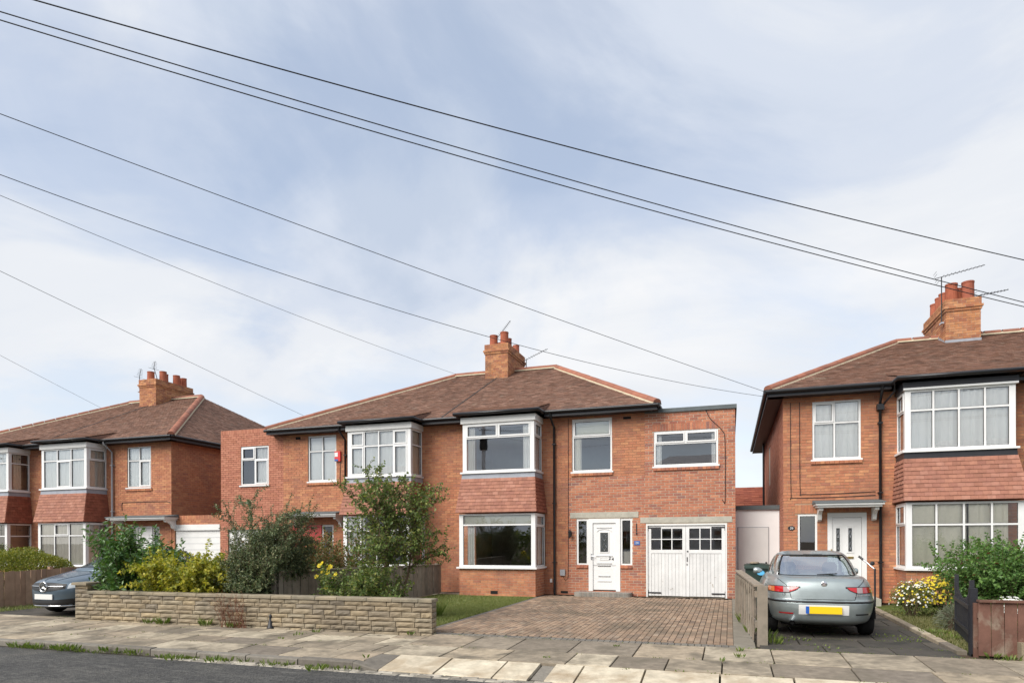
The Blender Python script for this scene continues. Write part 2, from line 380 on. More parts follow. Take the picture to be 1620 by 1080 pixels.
piece_mat('paver', [(.215, .15, .105), (.275, .19, .13), (.33, .235, .165), (.25, .18, .125), (.19, .14, .105), (.31, .24, .175)], how='attr', rough=.9, namt=.7, nscale=2.2, dirt=(.13, .105, .075), dirt_scale=.8, dirt_lo=.48, dirt_hi=.72, bscale=170, bstr=.4, bdist=.003)
piece_mat('paver_single', [(.215, .15, .105), (.275, .19, .13), (.33, .235, .165), (.25, .18, .125), (.19, .14, .105), (.31, .24, .175)], how='obj', rough=.9, namt=.7, nscale=2.2, dirt=(.13, .105, .075), dirt_scale=.8, dirt_lo=.48, dirt_hi=.72, bscale=170, bstr=.4, bdist=.003)
piece_mat('paver_grey', [(.13, .12, .105), (.18, .165, .14), (.15, .135, .12)], how='obj', rough=.9, namt=.5, nscale=6, bscale=170, bstr=.4, bdist=.003)
piece_mat('sett', [(.20, .18, .15), (.34, .31, .26), (.46, .42, .35), (.27, .24, .2)], how='obj', rough=.9, namt=.6, nscale=9, dirt=(.12, .11, .09), dirt_scale=5, dirt_lo=.5, dirt_hi=.65, bscale=120, bstr=.5)
def asphalt():
    m, N, L, b, _ = new_mat('asphalt'); P = pos_vec(N)
    c = ramp_node(N, L, noise_node(N, L, .8, 6, .6, P, .5), [(.3, .042, .042, .043), (.55, .062, .061, .059), (.75, .092, .088, .081)])
    v = N.new('ShaderNodeTexVoronoi'); v.inputs['Scale'].default_value = 42; L.new(P, v.inputs['Vector'])
    c = mixc(N, L, c, ramp_node(N, L, v.outputs['Color'], [(.2, .45, .45, .45), (.8, 1.9, 1.85, 1.75)]), .65, 'MULTIPLY')
    mp = N.new('ShaderNodeMapping'); mp.inputs['Scale'].default_value = (1.2, 5, 1); L.new(P, mp.inputs[0])
    w = noise_node(N, L, 2.2, 6, .7, mp.outputs[0], 1.2)
    c = mixc(N, L, c, (.15, .145, .13), ramp_node(N, L, w, [(.52, 0, 0, 0), (.68, .7, .7, .7)]))
    L.new(c, b.inputs['Base Color']); b.inputs['Roughness'].default_value = .88; b.inputs['Specular IOR Level'].default_value = .3
    bump(N, L, b, v.outputs['Distance'], 1.0, .012)
asphalt()
plain_mat('soil', (.075, .055, .038), .95, .1, namt=.7, nscale=5, bscale=40, bstr=.6)
plain_mat('joint', (.05, .045, .035), .95, .1, namt=.6, nscale=6)
plain_mat('grass_base', (.085, .105, .03), .95, .1, namt=.6, nscale=6, bscale=60, bstr=.6)
plain_mat('concrete_strip', (.21, .19, .155), .92, .2, namt=.6, nscale=5, bscale=70, bstr=.4)

def zp(Y): return -.06 * max(0, min(1, (10.3 - Y) / 2.6))         # the pavement falls towards the kerb
mb = MB(); mb.box(-600, -500, -1.2, 600, 700, -.30); struct(mb.build('ground', 'soil'))
mb = MB()
rows = []
for y in [.95 + (7.86 - .95) * i / 10 for i in range(11)]:
    zz = -.165 + .05 * (1 - ((y - 4.4) / 3.45) ** 2); rows.append([(x, y, zz) for x in range(-90, 91, 6)])
mb.grid(rows); struct(mb.build('road', 'asphalt'))
mb = MB(); mb.box(-90, 7.99, -.6, -4.9, 10.32, -.085); mb.box(-4.9, 8.5, -.6, 90, 10.319, -.085); pav = struct(mb.build('pavement', 'joint'))
mb = MB(); mb.box(-90, -2.0, -.6, 90, .95, -.03); struct(mb.build('pavement_across_the_road', 'concrete_strip'))
mb = MB(); mb.box(-60, -9.5, -.6, 60, -2.0, -.02); struct(mb.build('front_gardens_across_the_road', 'grass_base'))
mb = MB(); mb.box(-90, 10.3, -.6, 90, 45, -.035); garden = struct(mb.build('garden_ground', 'soil'))

def chamfer_box(name, mat, c=.008, n=0, jit=0, seed=0):
    """unit-footprint slab (x,y in -.5...5, top at z=0, bottom z=-1) with chamfered top edges given in final metres by the caller's scale"""
    pass
def slab_mesh(name, mats, w, d, h, c=.007, jit=0, rng=R):
    b = MB(); j = lambda: rng.uniform(-jit, jit)
    x, y = w / 2, d / 2
    t = [(-x + c + j(), -y + c + j(), 0), (x - c + j(), -y + c + j(), 0), (x - c + j(), y - c + j(), 0), (-x + c + j(), y - c + j(), 0)]
    s = [(-x, -y, -c), (x, -y, -c), (x, y, -c), (-x, y, -c)]; q = [(-x, -y, -h), (x, -y, -h), (x, y, -h), (-x, y, -h)]
    b.quad(*t)
    for i in range(4): k = (i + 1) % 4; b.quad(s[i], s[k], t[k], t[i]); b.quad(q[i], q[k], s[k], s[i])
    return b.mesh(name, mats)
SLOPE = math.atan(.06 / 2.6)
def lay(name, me, x, y, z, parent, rz=0, rx=0, tilt=.004):
    return put(name, me, Matrix.Translation((x, y, z)) @ Matrix.Rotation(rz, 4, 'Z') @ Matrix.Rotation(rx + R.uniform(-tilt, tilt), 4, 'X') @ Matrix.Rotation(R.uniform(-tilt, tilt), 4, 'Y'), parent)
# pavement flags, in rows; sizes vary from course to course
cache = {}
def flag(x0, x1, y0, y1, mat):
    k = (round(x1 - x0, 2), round(y1 - y0, 2), mat)
    if k not in cache: cache[k] = slab_mesh('slab', mat, k[0] - .018, k[1] - .018, .06, .006, .0015)
    y = (y0 + y1) / 2
    lay('slab', cache[k], (x0 + x1) / 2, y, zp(y) + R.uniform(-.003, .003), pav, rx=SLOPE, tilt=.003)
def flag_row(y0, y1, widths, start, end, mat='slab', seed=0):
    rr = random.Random(seed); x = start
    while x < end:
        w = rr.choice(widths)
        if x + w > end - .25: w = end - x
        flag(x, x + w, y0, y1, mat); x += w
for (a, b2, ws, sd) in ((8.5, 9.27, (.7, .9, .95, .6), 3), (9.27, 10.30, (.92, .92, .75, .95), 4)): flag_row(a, b2, ws, -4.85, 9.5, seed=sd)
for (a, b2, ws, sd) in ((7.99, 8.62, (.9, .75, .6, .9), 7), (8.62, 9.16, (.9, .6, .75), 8), (9.16, 9.75, (.9, .9, .6), 9), (9.75, 10.06, (.9, .6), 10)): flag_row(a, b2, ws, -24, -4.85, seed=sd)
flag_row(10.06, 10.30, (.9, .75), -24, -13.1, seed=12)
# kerb: raised on the left, dropped cream stones in front of the drives
kerb = struct(MB().build('kerb', 'joint'))
b = MB(); b.box(-90, 7.9, -.5, 90, 8.4, -.16); kerb2 = b.mesh('kerb', 'joint'); kerb.data = kerb2
def kerb_mesh(w, mat, prof):
    b = MB(); n = len(prof)
    rows = [[(-w / 2, y, z) for y, z in prof], [(-w / 2 + .006, y, z) for y, z in prof], [(w / 2 - .006, y, z) for y, z in prof], [(w / 2, y, z) for y, z in prof]]
    L_, R_ = rows[1], rows[2]
    b.grid([L_, R_]); b.poly(L_); b.poly(R_[::-1])
    return b.mesh('kerb_stone', mat, False)
up_prof = [(7.86, -.3), (7.86, -.075), (7.872, -.058), (7.99, -.052), (7.99, -.3)]
x = -4.95; rr = random.Random(2); kc = {}
kr = kerb_mesh(.9, 'kerb_grey', up_prof)
while x > -24:
    lay('kerb_stone', kr, x - .45, R.uniform(-.006, .006), R.uniform(-.006, .004), kerb, tilt=.0006); x -= .905
drop_prof = [(7.84, -.3), (7.84, -.150), (7.852, -.138), (8.49, -.046), (8.495, -.3)]
xs = [-4.55, -3.72, -2.90, -2.36]
ramp_b = MB()
L_ = [(-4.95, y, z) for y, z in up_prof[:4]] + [(-4.95, 8.49, -.045)]; R_ = [(-4.555, y, z) for y, z in [(7.84, -.3), (7.84, -.150), (7.852, -.138), (8.0, -.118), (8.49, -.046)]]
ramp_b.grid([L_, R_]); ramp_b.build('kerb_stone', 'kerb_grey', kerb)
edges = [-4.55, -3.72, -2.90, -2.42, -2.22, -1.83, -1.03, -.12, .72, 1.6, 2.5, 3.4, 4.3, 5.2, 6.1, 7.0, 7.9]
for a, b_ in zip(edges, edges[1:]):
    if abs(a + 2.42) < .01: prof = [(y, z - (.03 if z > -.2 else 0)) for y, z in drop_prof]; mt = 'kerb_grey'     # drain channel
    else: prof = drop_prof; mt = 'kerb_cream'
    me = kerb_mesh(b_ - a - .014, mt, prof); lay('kerb_stone', me, (a + b_) / 2, R.uniform(-.004, .004), R.uniform(-.003, .003), kerb, tilt=.0006)
# drain channel across the pavement from the drive of number 24
b = MB()
for y0, y1 in ((8.5, 9.1), (9.1, 9.7), (9.7, 10.28)):
    pass
# a line of worn setts in the gutter
setts = struct(MB().build('gutter_channel', 'joint')); b = MB(); b.box(-24, 7.66, -.4, 9, 7.86, -.163); setts.data = b.mesh('gutter_channel', 'joint')
sm = [slab_mesh('sett', 'sett', .235, .095, .05, .012, .006) for _ in range(4)]
x = -8.2
while x < 4.5:
    for k in range(2): lay('sett', R.choice(sm), x + (.12 if k else 0) + R.uniform(-.01, .01), 7.705 + k * .103, -.150 + R.uniform(-.005, .005), setts, tilt=.03)
    x += .245

# drive of number 24: red block paving
bd = MB(); bd.box(-5.25, 10.31, -.3, .34, 18.62, -.022); drive = struct(bd.build('block_paved_driveway', 'joint'))
pm = [slab_mesh('paver', 'paver_single', .094, .194, .05, .006, .001) for _ in range(3)]
pg = [slab_mesh('paver', 'paver_grey', .094, .194, .05, .006, .001) for _ in range(2)]
cells = []
ci = 0; x = -5.15
while x < .02:
    y = 10.52 - (.1 if ci % 2 else 0)
    while y < 18.45:
        if y > 10.47 or ci % 2:
            cells.append((x + .05, y + .1))
        y += .2
    x += .1; ci += 1
cells = [(cx, cy) for cx, cy in cells if cy > 10.58]
cells.sort(key=lambda p: (p[1] - 0) ** 2 + (p[0] * .9) ** 2)
def pz(cx, cy): return .006 * noise.noise(Vector((cx * .7, cy * .7, 3)))
for cx, cy in cells[:240]: lay('paver', R.choice(pm), cx, cy, pz(cx, cy) + R.uniform(-.002, .002), drive, tilt=.01)
b = MB()
for cx, cy in cells[240:]:
    z = pz(cx, cy) + R.uniform(-.002, .002); b.cur = R.random(); c = .006; x0, x1, y0, y1 = cx - .047, cx + .047, cy - .097, cy + .097
    t = [(x0 + c, y0 + c, z), (x1 - c, y0 + c, z), (x1 - c, y1 - c, z), (x0 + c, y1 - c, z)]; q = [(x0, y0, z - c), (x1, y0, z - c), (x1, y1, z - c), (x0, y1, z - c)]; b.quad(*t)
    for i in range(4): k = (i + 1) % 4; b.quad(q[i], q[k], t[k], t[i])
o = b.build('far_pavers', 'paver', drive, kind='stuff')
x = -5.12
while x < .04: lay('paver', R.choice(pg), x + .05, 10.425, 0, drive, tilt=.006); x += .1
y = 10.6
while y < 18.4: lay('paver', R.choice(pg), -5.2, y, 0, drive, tilt=.006); y += .2
b = MB(); b.box(.05, 10.32, -.3, .36, 20.0, -.004); b.build('concrete_edging', 'concrete_strip', drive)
b = MB(); b.box(-9.2, 18.15, -.3, -5.3, 18.8, -.008); struct(b.build('concrete_path', 'concrete_strip'))

# lawn in front of number 24 and grass blades
def blades(b, inside, n, x0, x1, y0, y1, h0=.025, h1=.06, z=0, rng=R, w=.004):
    k = 0
    while k < n:
        x, y = rng.uniform(x0, x1), rng.uniform(y0, y1)
        if not inside(x, y): k += 1; continue
        h = rng.uniform(h0, h1); a = rng.uniform(0, 6.28); l = rng.uniform(.1, .9) * h
        dx, dy = math.cos(a) * w, math.sin(a) * w; b.cur = rng.random()
        b.tri((x - dx, y - dy, z), (x + dx, y + dy, z), (x - dy * l / w, y + dx * l / w, z + h)); k += 1
leaf_mat('grass', [(.10, .15, .03), (.15, .19, .045), (.21, .23, .065), (.28, .27, .11), (.12, .17, .04)], .25)
leaf_mat('grass_dry', [(.10, .12, .035), (.17, .16, .06), (.24, .21, .10), (.09, .11, .03)], .2)
b = MB(); b.box(-8.4, 10.5, -.3, -5.26, 18.1, .0); struct(b.build('lawn', 'grass_base'))
b = MB(); blades(b, lambda x, y: True, 52000, -6.5, -5.24, 10.45, 17.6, .02, .05); blades(b, lambda x, y: True, 9000, -8.3, -6.5, 11, 17.8, .03, .06)
g = b.build('grass', 'grass'); g['kind'] = 'stuff'; g['label'] = 'short green lawn grass beside the block paved driveway'; g['category'] = 'grass'

# drive of number 26: dark weathered flags
bd = MB(); bd.box(.36, 10.31, -.3, 3.05, 18.3, -.03); drv26 = struct(bd.build('flagged_driveway', 'joint'))
dm = {}
y = 10.33; ri = 0
while y < 18:
    dpt = (.6, .75, .6, .9)[ri % 4]; x = .42 - (.3 if ri % 2 else 0)
    while x < 3.0:
        a, b_ = max(x, .40), min(x + .9, 3.02)
        if b_ - a > .15:
            k = (round(b_ - a, 2), dpt)
            if k not in dm: dm[k] = slab_mesh('slab', 'slab_dark', k[0] - .02, k[1] - .02, .05, .006, .002)
            lay('slab', dm[k], (a + b_) / 2, y + dpt / 2, R.uniform(-.004, .003), drv26, tilt=.004)
        x += .9
    y += dpt; ri += 1
em = slab_mesh('edging_stone', 'slab', .13, .88, .09, .01, .003)
y = 10.8
while y < 18: lay('edging_stone', em, 3.12 + .02 * (y - 10.8) * .5, y + .44, .03, drv26, rz=-.01); y += .9
b = MB(); b.box(3.2, 10.7, -.3, 12, 18.0, .0); struct(b.build('lawn', 'grass_base'))
b = MB(); blades(b, lambda x, y: True, 26000, 3.2, 5.2, 10.7, 16.5, .02, .07)
g = b.build('grass', 'grass_dry'); g['kind'] = 'stuff'; g['label'] = 'patchy yellowing grass beside the flagged driveway'; g['category'] = 'grass'
# drive of number 22 (car stands on it)
b = MB(); b.box(-16.85, 10.31, -.3, -12.95, 18.8, -.004); struct(b.build('tarmac_driveway', 'slab_dark'))
b = MB(); blades(b, lambda x, y: True, 3500, -16.9, -16.0, 10.35, 13.5, .03, .09); g = b.build('grass', 'grass'); g['kind'] = 'stuff'; g['label'] = 'strip of grass at the foot of the left board fence'; g['category'] = 'grass'
# annexe forecourt
# ------------------------------------------------------------------ houses
RT = random.Random(21)
def tile_rows(mb, E0, U, V, N, vlen, umin, umax, gauge=.1, tw=.166):
    E0, U, V, N = Vector(E0), Vector(U), Vector(V).normalized(), Vector(N).normalized()
    r = 0; v = 0.0
    while v < vlen - .02:
        v1 = min(v + gauge * 1.3, vlen); vm = min(v + gauge * .5, vlen)
        a0, a1 = umin(vm / vlen), umax(vm / vlen)
        u = a0 - (tw / 2 if r % 2 else 0) - RT.uniform(0, .01)
        while u < a1:
            a, b = max(u + .002, a0), min(u + tw - .002, a1)
            if b - a > .01:
                mb.cur = RT.random(); h = .020 + RT.uniform(-.004, .007); dv = RT.uniform(-.004, .004)
                A = E0 + U * a + V * (v + dv); B = E0 + U * b + V * (v + dv); C = E0 + U * b + V * v1; D = E0 + U * a + V * v1
                mb.quad(A + N * h, B + N * h, C + N * .004, D + N * .004)
                mb.quad(A - N * .002, B - N * .002, B + N * h, A + N * h)
            u += tw
        v += gauge; r += 1
def half_tube_mesh(name, mat, L, r, n=8, t=.015):
    b = MB(); rows = []
    for y in (-L / 2, L / 2):
        rows.append([(math.cos(math.pi * k / n) * r, y, math.sin(math.pi * k / n) * r * .85) for k in range(n + 1)])
    b.grid(rows); b.poly(rows[0]); b.poly(rows[1][::-1]); return b.mesh(name, mat, False)
RIDGE = half_tube_mesh('ridge_tile', 'ridge_tile', .435, .125)
def align(p, d, nrm=Vector((0, 0, 1))):
    y = Vector(d).normalized(); x = y.cross(nrm).normalized(); z = x.cross(y).normalized()
    m = Matrix((x, y, z)).transposed().to_4x4(); m.translation = p; return m
def ridge_line(roof, A, B, bed=True):
    A, B = Vector(A), Vector(B); d = B - A; n = max(1, round(d.length / .45))
    if bed:
        m_ = MB(); x = d.normalized().cross(Vector((0, 0, 1))).normalized(); z = x.cross(d.normalized())
        for s in (-1, 1): m_.quad(A + x * s * .15 - z * .04, B + x * s * .15 - z * .04, B + x * s * .11 + z * .035, A + x * s * .11 + z * .035)
        m_.build('mortar_bedding', 'bedding', roof)
    for i in range(n):
        t = (i + .5) / n; mt = align(A + d * t + Vector((0, 0, .012 + RT.uniform(-.004, .004))), d); put('ridge_tile', RIDGE, mt, roof)
def semi_roof(house, Xp, s, W, Y0, ze, zr, eo=.39, vr=5.6, rl=2.12, side_tiles=False, k=1.0, tiles=True, fillet=True):
    eo *= k; vr *= k; rl *= k; W = W
    ya = Y0 - eo; run = vr + eo; rise = zr - ze; SL = math.hypot(run, rise)
    e = Xp + s * (W + eo); rx = Xp + s * rl; yb = Y0 + 2 * vr + eo; yr = Y0 + vr
    b = MB(); d = .03
    b.quad((Xp, ya, ze - d), (e, ya, ze - d), (rx, yr, zr - d), (Xp, yr, zr - d)); b.quad((Xp, yb, ze - d), (e, yb, ze - d), (rx, yr, zr - d), (Xp, yr, zr - d)); b.tri((e, ya, ze - d), (e, yb, ze - d), (rx, yr, zr - d))
    roof = b.build('roof', 'roof_tile', house)
    N = Vector((0, -rise, run))
    t = MB()
    if tiles: tile_rows(t, (Xp, ya, ze), (s, 0, 0), (0, run, rise), N, SL, lambda f: .0, lambda f: (W + eo) * (1 - f) + rl * f)
    if side_tiles:
        rs = W + eo - rl; SS = math.hypot(rs, rise)
        tile_rows(t, (e, ya, ze), (0, 1, 0), (-s * rs, 0, rise), (s * rise, 0, rs), SS, lambda f: run * f, lambda f: 2 * run - run * f)
    if t.v: t.build('roof_tiles', 'roof_tile', roof, kind='stuff')
    ridge_line(roof, (e, ya, ze + .01), (rx, yr, zr + .01)); ridge_line(roof, (rx, yr, zr + .02), (Xp, yr, zr + .02))
    # party line: a thin cement fillet
    if fillet: tube_obj('verge_fillet', [(Xp, ya, ze + .02), (Xp, yr, zr + .02)], .018, 'grey_felt', roof, 5)
    return roof, (lambda y: ze + (y - ya) * rise / run)
def gutter_run(house, pts, r=.050, mat='black_plastic'):
    return tube_obj('gutter', pts, r, mat, house, 8)
def eaves(house, x0, x1, ya, Y0, ze):
    b = MB(); b.box(x0, ya + .0, ze - .17, x1, ya + .025, ze - .012); b.box(x0, ya + .026, ze - .16, x1, Y0 - .001, ze - .145); b.build('fascia', 'dark_fascia', house)
def chimney(house, cx, hw, y0, y1, zb, zt, pots, mat='brick_chimney'):
    b = MB(); ch = .075
    def stack(x0, x1, a, c, z0, z1, ph=0):
        for pl, w in ((Pl(x0, a, 1, 0), x1 - x0), (Pl(x1, a, 0, 1), c - a), (Pl(x0, c, 0, -1), c - a), (Pl(x1, c, -1, 0), x1 - x0)): bricks(b, pl, 0, w, z0, z1, phase=ph)
    stack(cx - hw, cx + hw, y0, y1, zb, zt - .375)
    core = MB(); q = .009; core.box(cx - hw + q, y0 + q, zb, cx + hw - q, y1 - q, zt - .37)
    for i, (o, z0, z1) in enumerate(((.03, zt - .375, zt - .30), (.06, zt - .30, zt - .225), (.02, zt - .225, zt))):
        stack(cx - hw - o, cx + hw + o, y0 - o, y1 + o, z0, z1, i); core.box(cx - hw - o + q, y0 - o + q, z0 + .004, cx + hw + o - q, y1 + o - q, z1 - .003)
    c = core.build('chimney', 'mortar_light', house); b.build('brickwork', mat, c, kind='stuff')
    f = MB(); o = .0
    f.hexa([(cx - hw - o, y0 - o, zt - .01), (cx + hw + o, y0 - o, zt - .01), (cx + hw + o, y1 + o, zt - .01), (cx - hw - o, y1 + o, zt - .01), (cx - hw * .55, y0 + .3, zt + .07), (cx + hw * .55, y0 + .3, zt + .07), (cx + hw * .55, y1 - .3, zt + .07), (cx - hw * .55, y1 - .3, zt + .07)])
    f.build('flaunching', 'bedding', c)
    l = MB(); l.box(cx - hw - .015, y0 - .015, zb - .1, cx + hw + .015, y0 + .01, zb + .28); l.build('lead_apron', 'lead', c)
    for s in (-1, 1):
        l = MB(); n = 7
        for i in range(n):
            ya = y0 + (y1 - y0) * .5 * i / n; yb = y0 + (y1 - y0) * .5 * (i + 1) / n; zz = zb + .08 + .48 * (ya - y0)
            l.box(cx + s * (hw + .012) - .004, ya, zz - .1, cx + s * (hw + .012) + .004, yb - .004, zz + .19)
        l.build('step_flashing', 'lead', c)
    for (px, py, h, r) in pots:
        p = MB(); p.lathe([(r * 1.1, zt + .02), (r * 1.04, zt + .1), (r * 1.0, zt + h * .90), (r * 1.06, zt + h * .915), (r * 1.06, zt + h), (r * .85, zt + h), (r * .8, zt + .1)], px, py, 16); p.build('chimney_pot', 'terracotta', c, smooth=False)
    return c
TILE = None
def hung_tile_mesh():
    b = MB(); c = .004
    b.hexa([(-.5, -.022, 0), (.5, -.022, 0), (.5, -.004, 0), (-.5, -.004, 0), (-.5, -.006, 1), (.5, -.006, 1), (.5, .004, 1), (-.5, .004, 1)]); return b
_b = hung_tile_mesh(); HT = _b.mesh('tile', 'hung_tile'); HT_SHADE = _b.mesh('tile', 'hung_tile_dark')
def hang_tiles(part, P00, P10, P01, P11, me, gauge=.105, tw=.166):
    """P00,P10 bottom corners, P01,P11 top corners of a (possibly flared) face"""
    P00, P10, P01, P11 = map(Vector, (P00, P10, P01, P11))
    H = ((P01 + P11) / 2 - (P00 + P10) / 2).length; n = max(1, round(H / gauge))
    for r in range(n):
        t0, t1 = r / n, min(1, (r + 1.28) / n)
        A, B = P00.lerp(P01, t0), P10.lerp(P11, t0); C, D = P00.lerp(P01, t1), P10.lerp(P11, t1)
        w = (B - A).length; U = (B - A).normalized(); u = -(tw / 2 if r % 2 else 0)
        V = ((C + D) / 2 - (A + B) / 2); 
        while u < w - .012:
            a, b = max(u, 0) + .0015, min(u + tw, w) - .0015
            if b - a > .015:
                x = U * (b - a); z = V; yv = z.cross(U).normalized()
                org = A + U * ((a + b) / 2) - yv * RT.uniform(0, .004)
                m_ = Matrix((x, yv, z)).transposed().to_4x4(); m_.translation = org; put('tile', me, m_, part)
            u += tw
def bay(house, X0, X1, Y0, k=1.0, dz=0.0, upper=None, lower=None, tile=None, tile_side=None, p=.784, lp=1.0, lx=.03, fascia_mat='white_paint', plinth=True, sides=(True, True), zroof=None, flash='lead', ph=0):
    """two-storey square bay: brick plinth, window, flared tile hanging, lead apron, window, fascia and a lean-to roof"""
    p *= k; lp *= k; Z = lambda z: dz + k * z
    zs, zt0, zls, zlt = Z(3.645), Z(5.083), Z(.843), Z(2.395)
    YU, YL = Y0 - p, Y0 - lp; l0, l1 = X0 - lx, X1 + lx * 3
    cp = .075
    zc_ = zs - .05 - .17 * k; bo = .12 * k; zb = zlt + .035; o = .03
    tops = [(X0 - .02, Y0), (X0 - .02, YU - .02), (X1 + .02, YU - .02), (X1 + .02, Y0)]; bots = [(X0 - o, Y0), (X0 - o, YU - o), (X1 + o, YU - o), (X1 + o, Y0)]
    q0 = (l0 - bo * .55, Y0 - .001), (l0 - bo * .55, YL - bo), (l1 + bo * .55, YL - bo), (l1 + bo * .55, Y0 - .001)
    core = MB()
    core.grid([[(*q, zb) for q in q0], [(*q, zc_) for q in bots], [(*q, zs - .06) for q in tops]]); core.poly([(*q, zb) for q in q0])
    part = core.build('bay', 'hung_tile_dark', house)
    for (x0, x1, yf, za, zb_) in ((X0, X1, YU, zs, zt0), (l0, l1, YL, zls, zlt)):
        for xx in (x0, x1 - cp):
            m_ = MB(); m_.box(xx, yf, za, xx + cp, yf + cp, zb_); m_.build('corner_post', 'upvc', part)
    f = MB(); f.box(X0 - .05, YU - .05, zt0 + .002, X1 + .05, Y0 - .002, Z(5.263)); f.build('bay_fascia', fascia_mat, part)
    s = MB(); s.box(X0 - .06, YU - .07, zs - .05, X1 + .06, Y0 - .003, zs - .002); s.build('sill', 'upvc', part)
    s = MB(); s.box(l0 - .06, YL - .09, zls - .05, l1 + .06, Y0 - .003, zls - .002); s.build('sill', 'upvc', part)
    a = MB()
    for i in range(3): a.quad((*bots[i], zc_), (*bots[i + 1], zc_), (*tops[i + 1], zs - .051), (*tops[i], zs - .051))
    a.build('apron', flash, part)
    up_ = .018
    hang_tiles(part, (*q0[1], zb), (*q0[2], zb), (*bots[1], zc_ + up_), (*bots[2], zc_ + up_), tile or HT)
    if sides[1]: hang_tiles(part, (*q0[2], zb), (*q0[3], zb), (*bots[2], zc_ + up_), (*bots[3], zc_ + up_), tile_side or HT_SHADE)  # side turned from the sun: darker tiles by default, shade painted in
    if sides[0]: hang_tiles(part, (*q0[0], zb), (*q0[1], zb), (*bots[0], zc_ + up_), (*bots[1], zc_ + up_), tile_side or HT_SHADE)
    if plinth:
        w = MB(); b = MB()
        for pl, L_ in ((Pl(l0, Y0, 0, -1), lp), (Pl(l0, YL, 1, 0), l1 - l0), (Pl(l1, YL, 0, 1), lp)):
            backing(w, pl, 0, L_, dz, zls - .05, []); bricks(b, pl, 0, L_, dz, zls - .05, phase=1)
        b.build('plinth_brickwork', 'brick_old', part, kind='stuff'); w.build('plinth', 'mortar_light', part)
    for (x0, x1, yf, za, zb2, spec) in ((X0, X1, YU, zs, zt0, upper), (l0, l1, YL, zls, zlt, lower)):
        window(house, Pl(x0 + cp, yf, 1, 0), 0, x1 - x0 - 2 * cp, za, zb2, o=.0, **spec['front'])
        dep = Y0 - yf - cp
        if sides[1]: window(house, Pl(x1, yf + cp, 0, 1), 0, dep, za, zb2, o=.0, **spec['side'])
        if sides[0]: window(house, Pl(x0, Y0, 0, -1), 0, dep, za, zb2, o=.0, **spec['side'])
    # lean-to roof over the bay
    ze = Z(5.40); g0 = YU - .19 * k; yb = Y0 + .3; zb3 = zroof(yb) + .03
    r_ = MB(); xa, xb = X0 - .19, X1 + .19
    r_.quad((xa, g0, ze - .02), (xb, g0, ze - .02), (xb, yb, zb3 - .02), (xa, yb, zb3 - .02)); r_.m = 1
    r_.quad((xa, g0, ze - .021), (xb, g0, ze - .021), (xb, Y0, ze - .021), (xa, Y0, ze - .021))
    r_.m = 0
    for x in (xa, xb): r_.poly([(x, g0, ze - .02), (x, yb, zb3 - .02), (x, yb, zb3 - .5), (x, Y0 - .3, ze - .05), (x, g0, ze - .05)])
    r_.m = 1
    r_.box(xa, g0 - .001, ze - .10, xb, g0 + .024, ze - .03)
    rp = r_.build('bay_roof', ['roof_tile', 'dark_fascia'], house)
    t = MB(); tile_rows(t, (xa, g0, ze), (1, 0, 0), (0, yb - g0, zb3 - ze), (0, -(zb3 - ze), yb - g0), math.hypot(yb - g0, zb3 - ze), lambda f: 0, lambda f: xb - xa); t.build('roof_tiles', 'roof_tile', rp, kind='stuff')
    gy = g0 - .045
    gutter_run(house, [(xa, Y0 - .42 * k, ze - .05), (xa - .01, gy, ze - .05), (xb + .01, gy, ze - .05), (xb, Y0 - .42 * k, ze - .05)])
    return part
def shell(house, x0, x1, Y0, depth, zt, z1=2.62, y_part=4.0):
    """plain inside of a house: far walls, floors and a partition, so that rooms are dark behind the glass"""
    b = MB(); ya = Y0 + .16
    b.quad((x0, Y0 + depth, 0), (x1, Y0 + depth, 0), (x1, Y0 + depth, zt), (x0, Y0 + depth, zt))
    for x in (x0 + .02, x1 - .02): b.quad((x, ya, 0), (x, Y0 + depth, 0), (x, Y0 + depth, zt), (x, ya, zt))
    b.quad((x0, Y0 + y_part, 0), (x1, Y0 + y_part, 0), (x1, Y0 + y_part, zt), (x0, Y0 + y_part, zt))
    xm = (x0 + x1) / 2
    b.m = 1
    for z in (.14, z1, zt): b.quad((x0, ya, z), (x1, ya, z), (x1, Y0 + depth, z), (x0, Y0 + depth, z))
    return b.build('interior', ['interior', 'interior_floor'], house)
def downpipe(house, x, Y0, ztop, zbot=0, mat='black_plastic', neck=True, yg=None):
    yg = yg or Y0 - .42
    pts = [(x - .02, yg, ztop), (x - .02, yg, ztop - .12), (x + .0, Y0 - .075, ztop - .38), (x, Y0 - .075, zbot)]
    o = tube_obj('downpipe', pts, .036, mat, house, 8)
    z = ztop - .9
    b = MB()
    while z > zbot + .3: b.box(x - .055, Y0 - .12, z, x + .055, Y0 - .002, z + .03); z -= 1.75
    b.build('pipe_bracket', mat, o)
    return o
def lintel(house, x0, x1, z0, z1, Y0, mat='concrete', name='lintel', proud=.012):
    b = MB(); b.box(x0, Y0 - proud, z0, x1, Y0 + .1, z1); return b.build(name, mat, house)
def brick_sill(house, x0, x1, z, Y0, mat='brick_old'):
    b = MB(); x = x0; R_ = random.Random(int(x0 * 100))
    while x < x1 - .03: b.cur = R_.random(); b.box(x + .003, Y0 - .045, z - .075, min(x + .108, x1), Y0 + .02, z - .004); x += .112
    return b.build('brick_sill', mat, house)
